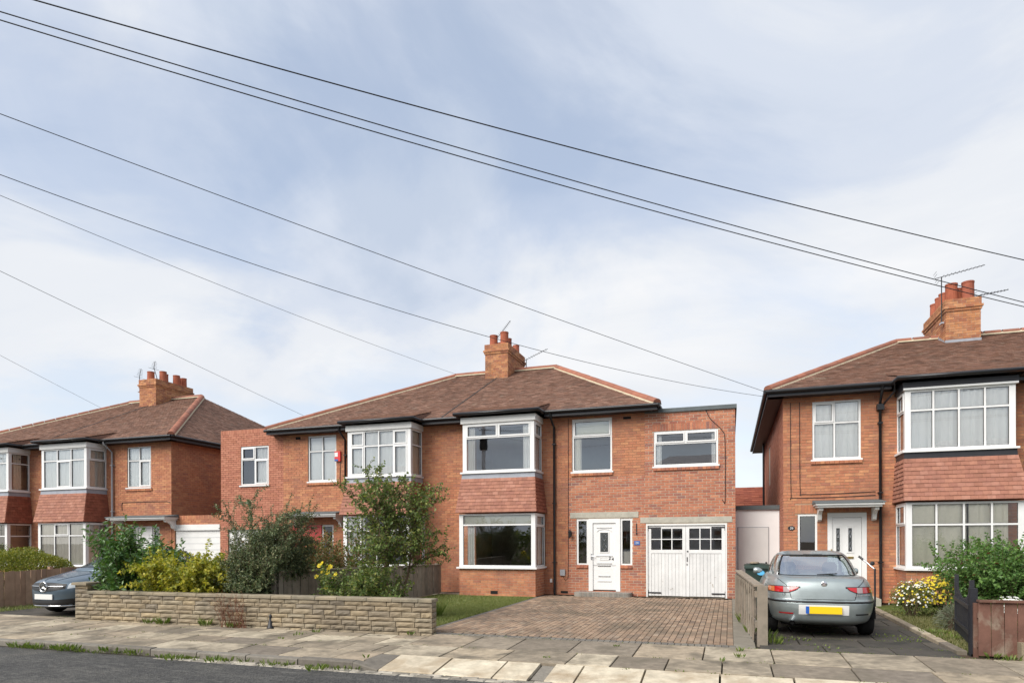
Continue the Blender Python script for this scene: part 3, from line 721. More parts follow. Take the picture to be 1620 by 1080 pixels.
def canopy(house, x0, x1, z, Y0, proj=.62, mat='white_paint'):
    b = MB(); yf = Y0 - proj; b.box(x0, yf, z, x1, Y0 - .002, z + .05); b.box(x0 + .04, yf + .05, z - .05, x1 - .04, Y0 - .003, z - .001)
    c = b.build('door_canopy', mat, house)
    t = MB(); t.hexa([(x0 - .03, yf - .03, z + .051), (x1 + .03, yf - .03, z + .051), (x1 + .03, Y0 - .003, z + .051), (x0 - .03, Y0 - .003, z + .051), (x0 - .02, yf - .02, z + .075), (x1 + .02, yf - .02, z + .075), (x1 + .02, Y0 - .003, z + .15), (x0 - .02, Y0 - .003, z + .15)]); t.build('canopy_roof', 'grey_felt', c)
    for x in (x0 + .14, x1 - .14):
        k = MB(); prof = [(0, 0), (-proj * .78, 0), (-proj * .76, -.07), (-proj * .5, -.10), (-proj * .32, -.17), (-proj * .22, -.30), (-.04, -.34), (0, -.34)]
        A = [(x - .045, Y0 - .004 + y, z - .052 + q) for y, q in prof]; B = [(x + .045, Y0 - .004 + y, z - .052 + q) for y, q in prof]
        k.grid([A, B], True); k.poly(A); k.poly(B[::-1]); k.build('bracket', mat, c)
    return c
def rects(mb, pl, items):
    for (u0, u1, z0, z1, o0, o1) in items: pl.box(mb, u0, u1, z0, z1, o0, o1)
def aerial(label, base, h, boom, elems, rad=.011, mast_lean=0, group='television aerials on the chimneys'):
    t = thing('tv_aerial', label, 'aerial', base, group)
    B = Vector(base); top = B + Vector((mast_lean, 0, h))
    tube_obj('mast', [B, top], .016, 'iron', t, 6)
    bd = Vector(boom); tube_obj('boom', [top - bd * .15, top + bd], rad, 'iron', t, 5)
    sd_ = bd.cross(Vector((0, 0, 1))).normalized()
    e = MB()
    for i in range(elems):
        q = top + bd * (i + .3) / elems; l = .16 * (1 - .4 * i / elems); e.tube([q - sd_ * l, q + sd_ * l], .006, 4)
    q = top - bd * .1; upv = sd_.cross(bd.normalized())
    for k in (-.16, -.08, .08, .16): e.tube([q + upv * k - sd_ * .16 - bd.normalized() * .03, q + upv * k + sd_ * .16 - bd.normalized() * .03], .006, 4)
    e.build('elements', 'iron', t)
    k = MB(); k.box(B.x - .04, B.y - .1, B.z - .02, B.x + .04, B.y + .1, B.z + .02); k.build('bracket', 'steel', t)
    return t
# ------------------------------------------------------------------ the houses themselves
YB, XB, WB = 18.85, -8.44, 6.15
ZE, ZR = 5.40, 8.25
def door_panels(house, name, x0, x1, z0, z1, Y, mat='upvc', glass=(), mould=(), frame=.06, cut=None):
    """frame (sub-part), leaf with raised mouldings and leaded glass"""
    leaf = MB(); leaf.box(x0 + frame, Y - .0, z0 + .04, x1 - frame, Y + .04, z1 - frame)
    d = leaf.build(name, mat, house)
    f = MB(); f.box(x0, Y - .03, z0, x0 + frame - .006, Y + .05, z1); f.box(x1 - frame + .006, Y - .03, z0, x1, Y + .05, z1); f.box(x0 + frame - .006, Y - .03, z1 - frame + .006, x1 - frame + .006, Y + .05, z1)
    f.build('frame', mat, d)
    g = MB(); g.box(x0 + frame - .005, Y + .002, z0 + .036, x0 + frame, Y + .03, z1 - frame + .005); g.box(x1 - frame, Y + .002, z0 + .036, x1 - frame + .005, Y + .03, z1 - frame + .005); g.box(x0 + frame, Y + .002, z1 - frame, x1 - frame, Y + .03, z1 - frame + .005); g.build('gap', 'seam', d)
    m_ = MB()
    for (a, b, c, e) in mould:
        t = .018
        for q in ((a, b, c, c + t), (a, b, e - t, e), (a, a + t, c + t, e - t), (b - t, b, c + t, e - t)): m_.box(q[0], Y - .012, q[2], q[1], Y - .0005, q[3])
    if m_.v: m_.build('moulding', mat, d)
    for (a, b, c, e) in glass:
        p = MB(); p.box(a, Y - .004, c, b, Y - .001, e); p.build('glass_panel', 'door_glass', d)
        l = MB(); t = .022
        for q in ((a - t, b + t, c - t, c), (a - t, b + t, e, e + t), (a - t, a, c, e), (b, b + t, c, e)): l.box(q[0], Y - .014, q[2], q[1], Y - .0006, q[3])
        l.build('glazing_bead', mat, d)
        l = MB(); cx, w, h = (a + b) / 2, (b - a), (e - c)
        def st(pp):
            for q, r in zip(pp, pp[1:]): l.tube([(q[0], Y - .008, q[1]), (r[0], Y - .008, r[1])], .0045, 4)
        n = max(1, round(h / .3))
        for i in range(n):
            z_ = c + h * (i + .5) / n; s_ = min(.1, h / n * .4)
            st([(cx, z_ + s_), (cx + w * .28, z_), (cx, z_ - s_), (cx - w * .28, z_), (cx, z_ + s_)])
        for sx in (-.36, .36): st([(cx + w * sx, c), (cx + w * sx, e)])
        l.build('leading', 'steel', d)
    return d
plain_mat('door_glass', (.05, .055, .055), .12, .6, namt=.5, nscale=40)

def semi(name, label, x, Y0, group='brick semi-detached houses'): return thing(name, label, 'house', (x, Y0, 0), group)
net = lambda a=0, b=1, c=0, d=1, wv=9: ('net', a, b, c, d, .16, wv)

# ---- number 24 ------------------------------------------------------------------
h24 = semi('semi_detached_house', 'brick semi-detached house with white double garage doors and block paved driveway', -5.4, YB)
H24 = [(.95, 3.0, 3.62, 5.1), (.95, 3.2, .85, 2.4), (4.03, 5.21, 3.62, 5.17), (4.514, 5.438, .13, 2.235), (4.155, 4.514, .88, 2.235), (5.438, 5.783, .88, 2.235)]
plB = Pl(XB, YB)
H24d = H24[:3] + [(4.155, 5.783, .88, 2.235), (4.514, 5.438, .13, .88)]
wall(h24, plB, 0, 3.9, 0, 5.25, H24d)
wall(h24, plB, 3.9, 6.15, 3.45, 5.25, H24d)
wall(h24, plB, 3.9, 6.15, 0, 3.45, H24d, brick='brick_new', mortar='mortar_light')
gh, ew = (6.175, 8.365, 0, 2.065), (6.40, 8.14, 3.69, 4.68)
wall(h24, plB, 6.15, 8.588, 0, 5.2, [gh, ew], [(6.36, 8.2, 4.68, 4.89)], brick='brick_new', mortar='mortar_light', phase=1)
wall(h24, Pl(.148, YB, 0, 1), 0, 6, 0, 5.2, [], brick='brick_new', mortar='mortar_light')
b = MB(); b.box(-2.29 + .0, YB - .05, 5.2, .19, YB + 6, 5.31); b.build('parapet_coping', 'grey_felt', h24)
shell(h24, XB, -2.29, YB, 11, 5.26); 
b = MB(); b.quad((-2.28, YB + .2, 0), (-2.28, YB + 6, 0), (-2.28, YB + 6, 5.2), (-2.28, YB + .2, 5.2)); b.quad((-2.28, YB + 5, 0), (.14, YB + 5, 0), (.14, YB + 5, 5.2), (-2.28, YB + 5, 5.2)); b.quad((-2.28, YB + .16, 2.6), (.14, YB + .16, 2.6), (.14, YB + 6, 2.6), (-2.28, YB + 6, 2.6)); b.quad((-2.28, YB + .16, 5.0), (.14, YB + .16, 5.0), (.14, YB + 6, 5.0), (-2.28, YB + 6, 5.0)); b.build('extension_interior', 'interior', h24)
roof24, zr24 = semi_roof(h24, XB, 1, WB, YB, ZE, ZR)
ya = YB - .39
bx0, bx1 = XB + .867, XB + 3.094
eaves(h24, XB, bx0 - .19, ya, YB, ZE); eaves(h24, bx1 + .19, -1.9, ya, YB, ZE)
gutter_run(h24, [(XB, ya - .05, ZE - .04), (bx0 - .2, ya - .05, ZE - .04)]); gutter_run(h24, [(bx1 + .2, ya - .05, ZE - .04), (-1.86, ya - .05, ZE - .04)])
gutter_run(h24, [(-1.86, ya - .05, ZE - .04), (-1.86, YB + 10, ZE - .04)])
bay(h24, bx0, bx1, YB, zroof=zr24, sides=(False, True),
    upper=dict(front=dict(cols=(0, 1), tcols=(0, .5, 1), tr=.70, sash={(0, 1), (1, 1)}, curtains=[('curtain_grey', .03, .14, 0, .98, .25, 3), ('net', .86, .98, 0, .98, .3, 3)]), side=dict(tr=.70, sash={(0, 1)}, curtains=[('net', .3, .8, 0, 1, .2, 3)])),
    lower=dict(front=dict(tr=.79, curtains=[('blind', .02, .98, .80, .97, .10, .5), ('net', .07, .17, 0, .8, .5, 3)]), side=dict(tr=.76, sash={(0, 1)}, curtains=[('net', .5, .9, 0, 1, .2, 2)])))
window(h24, plB, 4.03, 5.21, 3.62, 5.17, tr=.66, sash={(0, 1)}, o=-.03, sill=.04, curtains=[('curtain', .03, .22, 0, .66, .2, 4), ('blind', .03, .97, .68, .97, .1, .5)])
brick_sill(h24, XB + 4.0, XB + 5.24, 3.575, YB)
window(h24, plB, 6.40, 8.14, 3.69, 4.68, cols=(0, 1), tcols=(0, .5, 1), tr=.64, sash={(0, 1), (1, 1)}, o=-.02, sill=.035, curtains=[('net', .03, .12, 0, 1, .18, 3), ('net', .9, .97, 0, 1, .18, 2)])
brick_sill(h24, XB + 6.38, XB + 8.16, 3.645, YB, 'brick_new')
lintel(h24, -4.476, -2.477, 2.262, 2.43, YB); lintel(h24, -2.424, .057, 2.094, 2.257, YB)
# front door with side lights
X = XB
for (a, b_) in ((4.155, 4.510), (5.442, 5.783)):
    window(h24, plB, a, b_, .88, 2.235, o=-.02, fw=.055, name='side_light', curtains=[('curtain_grey', .1, .9, .0, .3, .25, .4)] if a > 5 else [])
    brick_sill(h24, X + a, X + b_, .878, YB, 'brick_new')
dx0, dx1 = X + 4.514, X + 5.438
mo = lambda a, b_, c, e: (dx0 + a, dx0 + b_, c, e)
d24 = door_panels(h24, 'front_door', dx0, dx1, .13, 2.235, YB + .02, frame=.13, glass=[(dx0 + .345, dx0 + .575, 1.27, 1.83)], mould=[mo(.24, .68, 1.96, 1.985), mo(.22, .70, 1.13, 1.155), mo(.32, .60, 1.03, 1.10), mo(.24, .68, .92, .945), mo(.28, .64, .85, .865), mo(.26, .66, .40, .43), mo(.29, .63, .55, .565)])
b = MB()
for i in range(12):
    t0, t1 = math.pi * i / 12, math.pi * (i + 1) / 12; cx = dx0 + .46
    P_ = lambda t, r: (cx + math.cos(t) * (.2 + r), YB + .004, 1.86 + math.sin(t) * (.07 + r))
    b.quad(P_(t0, 0), P_(t1, 0), P_(t1, .02), P_(t0, .02)); b.quad(P_(t0, 0), P_(t1, 0), (P_(t1, 0)[0], YB + .02, P_(t1, 0)[2]), (P_(t0, 0)[0], YB + .02, P_(t0, 0)[2]))
b.build('arch_moulding', 'upvc', d24)
b = MB(); b.box(dx0 + .07, YB - .035, 1.05, dx0 + .10, YB + .0, 1.22); b.tube([(dx0 + .085, YB - .06, 1.15), (dx0 + .19, YB - .06, 1.15)], .011, 6); b.tube([(dx0 + .085, YB - .03, 1.15), (dx0 + .085, YB - .06, 1.15)], .009, 6); b.build('handle', 'steel', d24)
for i, ch in enumerate('24'): put('number', text_mesh(ch, .13, 'iron'), Matrix.Translation((dx0 + .62 + i * .085, YB + .012, 1.09 - i * .03)) @ FACE_CAM, d24)
def step_mesh(x0, x1, y0, y1, z1, parent, mat='concrete'):
    b = MB(); n = 6; c = .16; out = []
    for i in range(n + 1): t = math.pi / 2 * i / n; out.append((x0 + c - c * math.cos(t), y0 + c - c * math.sin(t)))
    out = [(x0, y1)] + out + [(x1 - (q[0] - x0), q[1]) for q in reversed(out)] + [(x1, y1)]
    b.poly([(x, y, z1) for x, y in out]); b.grid([[(x, y, -.02) for x, y in out], [(x, y, z1) for x, y in out]]); return b.build('doorstep', mat, parent)
piece_mat('step_brick', [(.20, .19, .17), (.27, .25, .22), (.24, .21, .18)], namt=.5, nscale=12)
st = step_mesh(-4.30, -2.66, YB - .42, YB, .115, h24, 'step_brick')
x = -4.12
b = MB(); R_ = random.Random(8)
while x < -2.85: b.cur = R_.random(); b.box(x + .003, YB - .432, .0, x + .069, YB - .418, .113); x += .073
b.build('edging_brick', 'step_brick', st)
# double garage doors: planks, six panes each, strap hinges
piece_mat('plank_white', [(.62, .62, .61), (.68, .68, .67), (.65, .65, .635)], how='obj', rough=.6, namt=.3, nscale=2.5, dirt=(.34, .30, .25), dirt_scale=6, dirt_lo=.64, dirt_hi=.74, bscale=30, bstr=.15)
gx0, gx1 = -2.265, -.075
b = MB(); b.box(gx0, YB + .0, 0, gx0 + .045, YB + .1, 2.065); b.box(gx1 - .045, YB, 0, gx1, YB + .1, 2.065); b.box(gx0 + .045, YB, 2.02, gx1 - .045, YB + .1, 2.065); b.build('garage_door_frame', 'white_paint', h24)
for s, a, c in ((0, gx0 + .05, -1.175), (1, -1.167, gx1 - .05)):
    yd = YB + .035
    b = MB(); b.box(a, yd, .03, a + .09, yd + .04, 2.01); b.box(c - .09, yd, .03, c, yd + .04, 2.01); b.box(a + .09, yd, 1.93, c - .09, yd + .04, 2.01); b.box(a + .09, yd, 1.235, c - .09, yd + .04, 1.335)
    gw = c - a - .18
    for k in (1, 2): b.box(a + .09 + gw * k / 3 - .014, yd + .004, 1.335, a + .09 + gw * k / 3 + .014, yd + .036, 1.93)
    for k in range(3): b.box(a + .09 + gw * k / 3 + (.014 if k else 0), yd + .005, 1.62, a + .09 + gw * (k + 1) / 3 - (.014 if k < 2 else 0), yd + .035, 1.645)
    d = b.build('garage_door', 'plank_white', h24)
    for k in range(3):
        for z0, z1 in ((1.335, 1.62), (1.645, 1.93)):
            p = MB(); u0 = a + .09 + gw * k / 3 + .014; u1 = a + .09 + gw * (k + 1) / 3 - .014; p.quad((u0, yd + .02, z0), (u1, yd + .02, z0), (u1, yd + .02, z1), (u0, yd + .02, z1)); p.build('pane', 'glass', d)
    n = 9; w = gw / n
    pk = slab_mesh('plank', 'plank_white', w - .004, 1.20, .02, .003)
    for i in range(n): put('plank', pk, Matrix.Translation((a + .09 + w * (i + .5), yd + .012 + R.uniform(-.001, .001), .03 + .602)) @ Matrix.Rotation(math.pi / 2, 4, 'X'), d)
    b = MB(); b.box(a + .09, yd + .02, .03, c - .09, yd + .03, 1.235); b.build('backing_board', 'seam', d)
    for z in (1.955, .12):
        hb = MB()
        if s == 0: hb.box(a - .045, yd - .012, z - .09, a + .012, yd - .001, z + .07); hb.box(a + .012, yd - .010, z - .018, a + .36, yd - .001, z + .018)
        else: hb.box(c - .012, yd - .012, z - .09, c + .045, yd - .001, z + .07); hb.box(c - .36, yd - .010, z - .018, c - .012, yd - .001, z + .018)
        hb.build('strap_hinge', 'iron', d)
    if s: 
        hb = MB(); hb.lathe([(.0, 0), (.022, 0), (.022, .01), (0, .01)], 0, 0, 10); k = hb.mesh('knob', 'iron'); put('lock', k, Matrix.Translation((a + .045, yd, 1.29)) @ Matrix.Rotation(math.pi / 2, 4, 'X'), d)
        hb = MB(); hb.box(a + .02, yd - .012, 1.0, a + .042, yd, 1.13); hb.box(a + .018, yd - .012, .9, a + .036, yd, .95); hb.build('pull_handle', 'iron', d)
# small fittings of number 24
b = MB(); x, z = -4.46, 1.83; b.box(x - .03, YB - .02, z - .1, x + .03, YB, z + .05); b.tube(bez([(x, YB - .02, z), (x, YB - .1, z + .1), (x, YB - .13, z + .06)], 5), .010, 6); b.lathe([(.0, z + .09), (.055, z + .04), (.062, z + .03), (.05, z + .02), (.038, z - .12), (.02, z - .14), (0, z - .17)], x, YB - .13, 8); b.build('wall_lantern', 'iron', h24)
b = MB(); b.box(-4.78, YB - .05, .57, -4.63, YB, .75); b.build('meter_box', 'grey_plastic', h24)
MATS['grey_plastic'].node_tree.nodes['Mix'].inputs['A'].default_value = (.33, .34, .36, 1)
b = MB(); b.box(-5.09, YB - .04, .36, -5.02, YB, .47); b.build('socket_box', 'upvc', h24)
b = MB(); b.box(-2.545, YB - .012, 1.85, -2.52, YB, 2.09); b.lathe([(0, 1.77), (.02, 1.78), (.022, 1.80), (.012, 1.83), (0, 1.84)], -2.532, YB - .02, 8); b.build('bell_push', 'iron', h24)
b = MB(); b.box(-2.60, YB - .012, 1.47, -2.44, YB, 1.59); pq = b.build('number_plaque', 'blue_print', h24); put('number', text_mesh('24', .09, 'upvc'), Matrix.Translation((-2.52, YB - .014, 1.53)) @ FACE_CAM, pq)
for (x, z) in ((-2.79, 5.12), (-4.66, .08)):
    b = MB(); b.box(x - .11, YB - .004, z - .035, x + .11, YB + .01, z + .035); b.build('air_brick', 'seam', h24)
b = MB(); b.box(-6.62, YB - 1.006, .06, -6.40, YB - .99, .15); b.build('air_brick', 'seam', h24)
downpipe(h24, -4.94, YB, ZE - .06)
tube_obj('cable', [(-4.52, YB - .01, 5.2), (-4.53, YB - .012, 1.0), (-4.54, YB - .012, .52), (-4.62, YB - .012, .42), (-4.7, YB - .012, .56)], .007, 'iron', h24, 5)
tube_obj('cable', bez([(-.62, YB - .01, 5.2), (-.5, YB - .012, 4.95), (-.2, YB - .012, 4.62), (-.12, YB - .012, 4.3), (-.12, YB - .012, 2.75), (-.16, YB - .012, 2.66), (-.2, YB - .012, 2.72)], 6), .009, 'iron', h24, 5)
tube_obj('cable', bez([(-7.9, YB - .01, 5.0), (-7.72, YB - .012, 4.6), (-7.72, YB - .012, 2.5), (-7.74, YB - .012, 1.0)], 4), .008, 'iron', h24, 5)
pots24 = [(XB - .22, YB + 4.95, .42, .15), (XB + .2, YB + 5.0, .52, .155), (XB + .2, YB + 5.5, .42, .12), (XB - .15, YB + 5.55, .3, .12), (XB + .2, YB + 6.45, .42, .13)]
chimney(h24, XB, .46, YB + 4.63, YB + 6.75, 7.3, 9.12, pots24)
aerial('slim rooftop aerial tilted up beside the chimney pots of the house with garage doors', (XB - .1, YB + 5.0, 9.1), .35, (.55, 0, .62), 12)
aerial('short rooftop aerial low on the back of the chimney of the house with garage doors', (XB + .62, YB + 6.5, 8.6), .35, (.9, .0, .35), 9)

# ---- number 22 ------------------------------------------------------------------
h22 = semi('semi_detached_house', 'brick semi-detached house with red front door and red alarm box behind the small tree', -12, YB)
x22 = -17.25; pl22 = Pl(x22, YB)
e22 = [(.87, 2.05, 3.58, 4.94), (.3, 2.4, 0, 2.05)]
wall(h22, pl22, 0, 2.66, 0, 5.4, e22, brick='brick_pink', mortar='mortar_dark')
b = MB(); bricks(b, pl22, 0, 2.72, 5.4, 5.55, soldiers=[(0, 2.72, 5.4, 5.55)]); b.build('coping_brickwork', 'brick_pink', h22, kind='stuff')
b = MB(); b.box(x22, YB + .009, 5.4, x22 + 2.72, YB + .22, 5.545); b.build('parapet', 'mortar_old', h22)
m22 = [(3.66, 4.77, 3.63, 5.17), (3.05, 4.65, .13, 2.155), (8.81 - 3.0, 8.81 - .95, 3.62, 5.1), (8.81 - 3.2, 8.81 - .95, .85, 2.4)]
wall(h22, pl22, 2.66, 8.81, 0, 5.25, m22, phase=1)
wall(h22, Pl(x22, YB + 6, 0, -1), 0, 6, 0, 5.5, [], brick='brick_pink')
b = MB(); b.box(x22 + .1, YB + .2, 5.0, x22 + 2.7, YB + 6, 5.3); b.build('flat_roof', 'grey_felt', h22)
shell(h22, x22 + 2.66, XB, YB, 11, 5.26)
b = MB(); b.quad((x22 + .02, YB + 3, 0), (x22 + 2.6, YB + 3, 0), (x22 + 2.6, YB + 3, 5.2), (x22 + .02, YB + 3, 5.2)); b.build('extension_interior', 'interior', h22)
roof22, zr22 = semi_roof(h22, XB, -1, WB, YB, ZE, ZR)
cx0, cx1 = XB - 3.094, XB - .867
eaves(h22, cx1 + .19, XB, ya, YB, ZE); eaves(h22, XB - WB - .39, cx0 - .19, ya, YB, ZE)
gutter_run(h22, [(cx1 + .2, ya - .05, ZE - .04), (XB, ya - .05, ZE - .04)]); gutter_run(h22, [(XB - WB - .43, ya - .05, ZE - .04), (cx0 - .2, ya - .05, ZE - .04)])
f4 = dict(cols=(0, .25, .5, .75, 1), tr=.66, sash={(0, 0), (0, 1), (3, 0), (3, 1)}, curtains=[net()])
bay(h22, cx0, cx1, YB, zroof=zr22, sides=(False, True), upper=dict(front=f4, side=dict(tr=.66, curtains=[('curtain', .1, .9, 0, 1, .2, 4)])),
    lower=dict(front=dict(cols=(0, .25, .5, .75, 1), tr=.7, curtains=[net(.0, .3)]), side=dict(tr=.7, curtains=[])))
window(h22, pl22, 3.66, 4.77, 3.63, 5.17, cols=(0, .5, 1), tr=.66, o=-.04, sill=.02, curtains=[('net', 0, 1, 0, 1, .12, .4)])
brick_sill(h22, x22 + 3.6, x22 + 4.83, 3.58, YB)
window(h22, pl22, .87, 2.05, 3.58, 4.94, cols=(0, .5, 1), tr=.66, sash={(0, 1), (1, 0)}, o=-.02, sill=.05, curtains=[('net', .5, 1, 0, 1, .3, 4)])
window(h22, pl22, 4.20, 4.65, .13, 2.155, o=-.03, name='side_light')
d22 = door_panels(h22, 'front_door', x22 + 3.05, x22 + 4.19, .13, 2.155, YB + .02, mat='door_red', frame=.07, glass=[(x22 + 3.45, x22 + 3.8, 1.45, 1.75)], mould=[(x22 + 3.2, x22 + 3.6, .3, .7), (x22 + 3.65, x22 + 4.05, .3, .7), (x22 + 3.2, x22 + 3.6, .75, 1.2), (x22 + 3.65, x22 + 4.05, .75, 1.2)])
canopy(h22, -14.1, -12.1, 2.46, YB)
b = MB(); b.box(x22 + .3, YB + .06, 0, x22 + 2.4, YB + .1, 2.05); gd = b.build('garage_door', 'white_paint', h22)
b = MB()
for i in range(1, 5): b.box(x22 + .3, YB + .052, i * .41 - .006, x22 + 2.4, YB + .06, i * .41 + .006)
b.build('panel_joint', 'seam', gd)
b = MB(); b.box(-12.50, YB - .07, 4.27, -12.28, YB, 4.60); al = b.build('alarm_box', 'alarm_red', h22)
b = MB(); b.box(-12.49, YB - .075, 4.42, -12.37, YB - .0705, 4.56); b.build('alarm_label', 'upvc', al)
b = MB(); b.box(-12.495, YB - .075, 4.275, -12.36, YB - .0705, 4.34); b.build('alarm_strobe', 'blue_print', al)
downpipe(h22, -12.08, YB, ZE - .06)
b = MB(); b.box(-13.98 - .1, YB - .004, 5.08, -13.98 + .1, YB + .01, 5.16); b.build('air_brick', 'seam', h22)
tube_obj('cable', bez([(-12.3, YB - .01, 4.3), (-12.32, YB - .012, 3.6), (-12.2, YB - .012, 3.2), (-12.1, YB - .012, 3.1)], 5), .008, 'iron', h22, 5)
b = MB()
b.box(-10.62, YB + 5.2, 8.75, -10.4, YB + 5.3, 8.95)

# ---- the pair to the left -----------------------------------------------------------
KA, DA = 1.042, -.161; XA, WA = -25.92, 6.40
ZA = lambda z: DA + KA * z
hA2 = semi('semi_detached_house', 'brick semi-detached house behind the golden hedge and board fence', -22.7, YB)
plA = Pl(XA, YB)
hA = [(.95, 3.15, ZA(3.62), ZA(5.1)), (.95, 3.3, ZA(.85), ZA(2.4)), (4.27, 5.43, 3.65, 5.19), (4.31, 5.82, .0, 2.19)]
wall(hA2, plA, 0, WA, -.15, ZA(5.25), hA)
wall(hA2, Pl(XA + WA, YB, 0, 1), 0, 11.6, -.15, ZA(5.25), [])
shell(hA2, XA, XA + WA, YB, 11.5, ZA(5.26))
roofA2, zrA = semi_roof(hA2, XA, 1, WA, YB, ZA(ZE), ZA(ZR), side_tiles=True, k=KA)
yaA = YB - .39 * KA; zeA = ZA(ZE)
ax0, ax1 = XA + .867 * KA, XA + 3.094 * KA
eaves(hA2, XA, ax0 - .19, yaA, YB, zeA); eaves(hA2, ax1 + .19, XA + WA + .4, yaA, YB, zeA)
b = MB(); b.box(XA + WA + .38, yaA, zeA - .17, XA + WA + .405, YB + 11.5, zeA - .012); b.box(XA + WA + .002, yaA + .1, zeA - .16, XA + WA + .38, YB + 11.5, zeA - .145); b.build('fascia', 'dark_fascia', hA2)
gutter_run(hA2, [(XA, yaA - .05, zeA - .04), (ax0 - .2, yaA - .05, zeA - .04)]); gutter_run(hA2, [(ax1 + .2, yaA - .05, zeA - .04), (XA + WA + .45, yaA - .05, zeA - .04)]); gutter_run(hA2, [(XA + WA + .45, yaA - .05, zeA - .04), (XA + WA + .45, YB + 11, zeA - .04)])
f3 = lambda s, cur: dict(cols=(0, .34, .67, 1), tr=.70, sash=s, curtains=cur)
bay(hA2, ax0, ax1, YB, k=KA, dz=DA, zroof=zrA, sides=(False, True), lp=.9, upper=dict(front=f3({(1, 0)}, [net()]), side=dict(tr=.70, sash={(0, 1)}, curtains=[('curtain_grey', 0, 1, 0, 1, .12, 5)])),
    lower=dict(front=f3({(1, 1)}, [('curtain_grey', 0, 1, 0, 1, .14, 12)]), side=dict(tr=.74, sash={(0, 1)}, curtains=[('curtain_grey', 0, 1, 0, 1, .12, 5)])))
window(hA2, plA, 4.27, 5.43, 3.65, 5.19, cols=(0, .5, 1), tr=.66, sash={(1, 0)}, o=-.03, sill=.05, curtains=[net()])
brick_sill(hA2, XA + 4.2, XA + 5.5, 3.6, YB)
canopy(hA2, -22.0, -19.2, 2.45, YB)
for (a, b_) in ((4.31, 4.72), (5.5, 5.82)): window(hA2, plA, a, b_, .0, 2.19, o=-.03, name='side_light')
door_panels(hA2, 'front_door', XA + 4.73, XA + 5.49, 0, 2.19, YB + .02, frame=.07, glass=[], mould=[(XA + 4.9, XA + 5.32, .3, .9), (XA + 4.9, XA + 5.32, 1.1, 1.9)])
downpipe(hA2, -22.32, YB, zeA - .06, mat='grey_plastic')
tube_obj('cable', bez([(-21.9, YB - .01, 2.8), (-21.9, YB - .012, 3.05), (-21.7, YB - .012, 3.1), (-19.9, YB - .012, 3.1), (-19.55, YB - .012, 3.05)], 5), .01, 'iron', hA2, 5)
# flat-roofed garage of that house
plG = Pl(XA + WA, YB + .02)
wall(hA2, plG, 0, 2.26, -.1, 2.42, [(.14, 2.2, -.1, 2.23)])
b = MB(); bricks(b, plG, 0, 2.26, 2.42, 2.57, soldiers=[(0, 2.26, 2.42, 2.57)]); b.build('coping_brickwork', 'brick_old', hA2, kind='stuff')
b = MB(); b.box(XA + WA + .01, YB + .03, 2.42, XA + WA + 2.25, YB + .25, 2.56); b.box(XA + WA + .01, YB + .25, 2.3, XA + WA + 2.25, YB + 6, 2.4); b.build('garage_roof', 'grey_felt', hA2)
b = MB(); b.box(XA + WA + .14, YB - .005, 2.02, XA + WA + 2.2, YB + .1, 2.23); b.build('garage_fascia', 'white_paint', hA2)
b = MB(); b.box(XA + WA + .16, YB + .06, -.1, XA + WA + 2.18, YB + .1, 2.015); gd = b.build('garage_door', 'white_paint', hA2)
b = MB()
for i in range(1, 9): b.box(XA + WA + .16, YB + .054, i * .22 - .004, XA + WA + 2.18, YB + .06, i * .22 + .004)
b.build('panel_joint', 'grey_plastic', gd)
cyA = YB + 4.63 * KA
chimney(hA2, XA, .50, cyA, cyA + 2.2, ZA(7.3), ZA(9.02), [(XA + .2 * (1 if i % 2 else -.6), cyA + .3 + .4 * i, .5 if i else .42, .155) for i in range(5)] + [(XA + .25, cyA + 1.9, .45, .13)])
aerial('old rooftop aerial at the left corner of the chimney above the golden hedge', (XA - .6, cyA + .1, ZA(8.5)), .75, (.1, .0, .35), 6)
aerial('thin leaning aerial standing among the chimney pots above the golden hedge', (XA + .1, cyA + .5, ZA(9.0)), .7, (.08, 0, .3), 5, mast_lean=-.25)
hA1 = semi('semi_detached_house', 'brick semi-detached house with leaded bay windows at the far left end', -29, YB)
plA1 = Pl(XA - WA, YB)
wall(hA1, plA1, 0, WA, -.15, ZA(5.25), [(WA - 3.15, WA - .95, ZA(3.62), ZA(5.1)), (WA - 3.3, WA - .95, ZA(.85), ZA(2.4))])
shell(hA1, XA - WA, XA, YB, 11.5, ZA(5.26))
roofA1, zrA1 = semi_roof(hA1, XA, -1, WA, YB, zeA, ZA(ZR), k=KA)
a0, a1 = XA - 3.094 * KA, XA - .867 * KA
eaves(hA1, a1 + .19, XA, yaA, YB, zeA); eaves(hA1, XA - WA - .4, a0 - .19, yaA, YB, zeA)
gutter_run(hA1, [(a1 + .2, yaA - .05, zeA - .04), (XA, yaA - .05, zeA - .04)])
L3 = {(0, 1), (1, 1), (2, 1)}
bay(hA1, a0, a1, YB, k=KA, dz=DA, zroof=zrA1, sides=(False, True), lp=.9, upper=dict(front=dict(cols=(0, .34, .67, 1), tr=.72, lead=L3, curtains=[net()]), side=dict(tr=.72, lead={(0, 1)}, curtains=[('curtain', .2, .6, 0, 1, .12, 4)])),
    lower=dict(front=dict(cols=(0, .34, .67, 1), tr=.70, lead=L3, curtains=[]), side=dict(tr=.70, lead={(0, 1)}, curtains=[])))

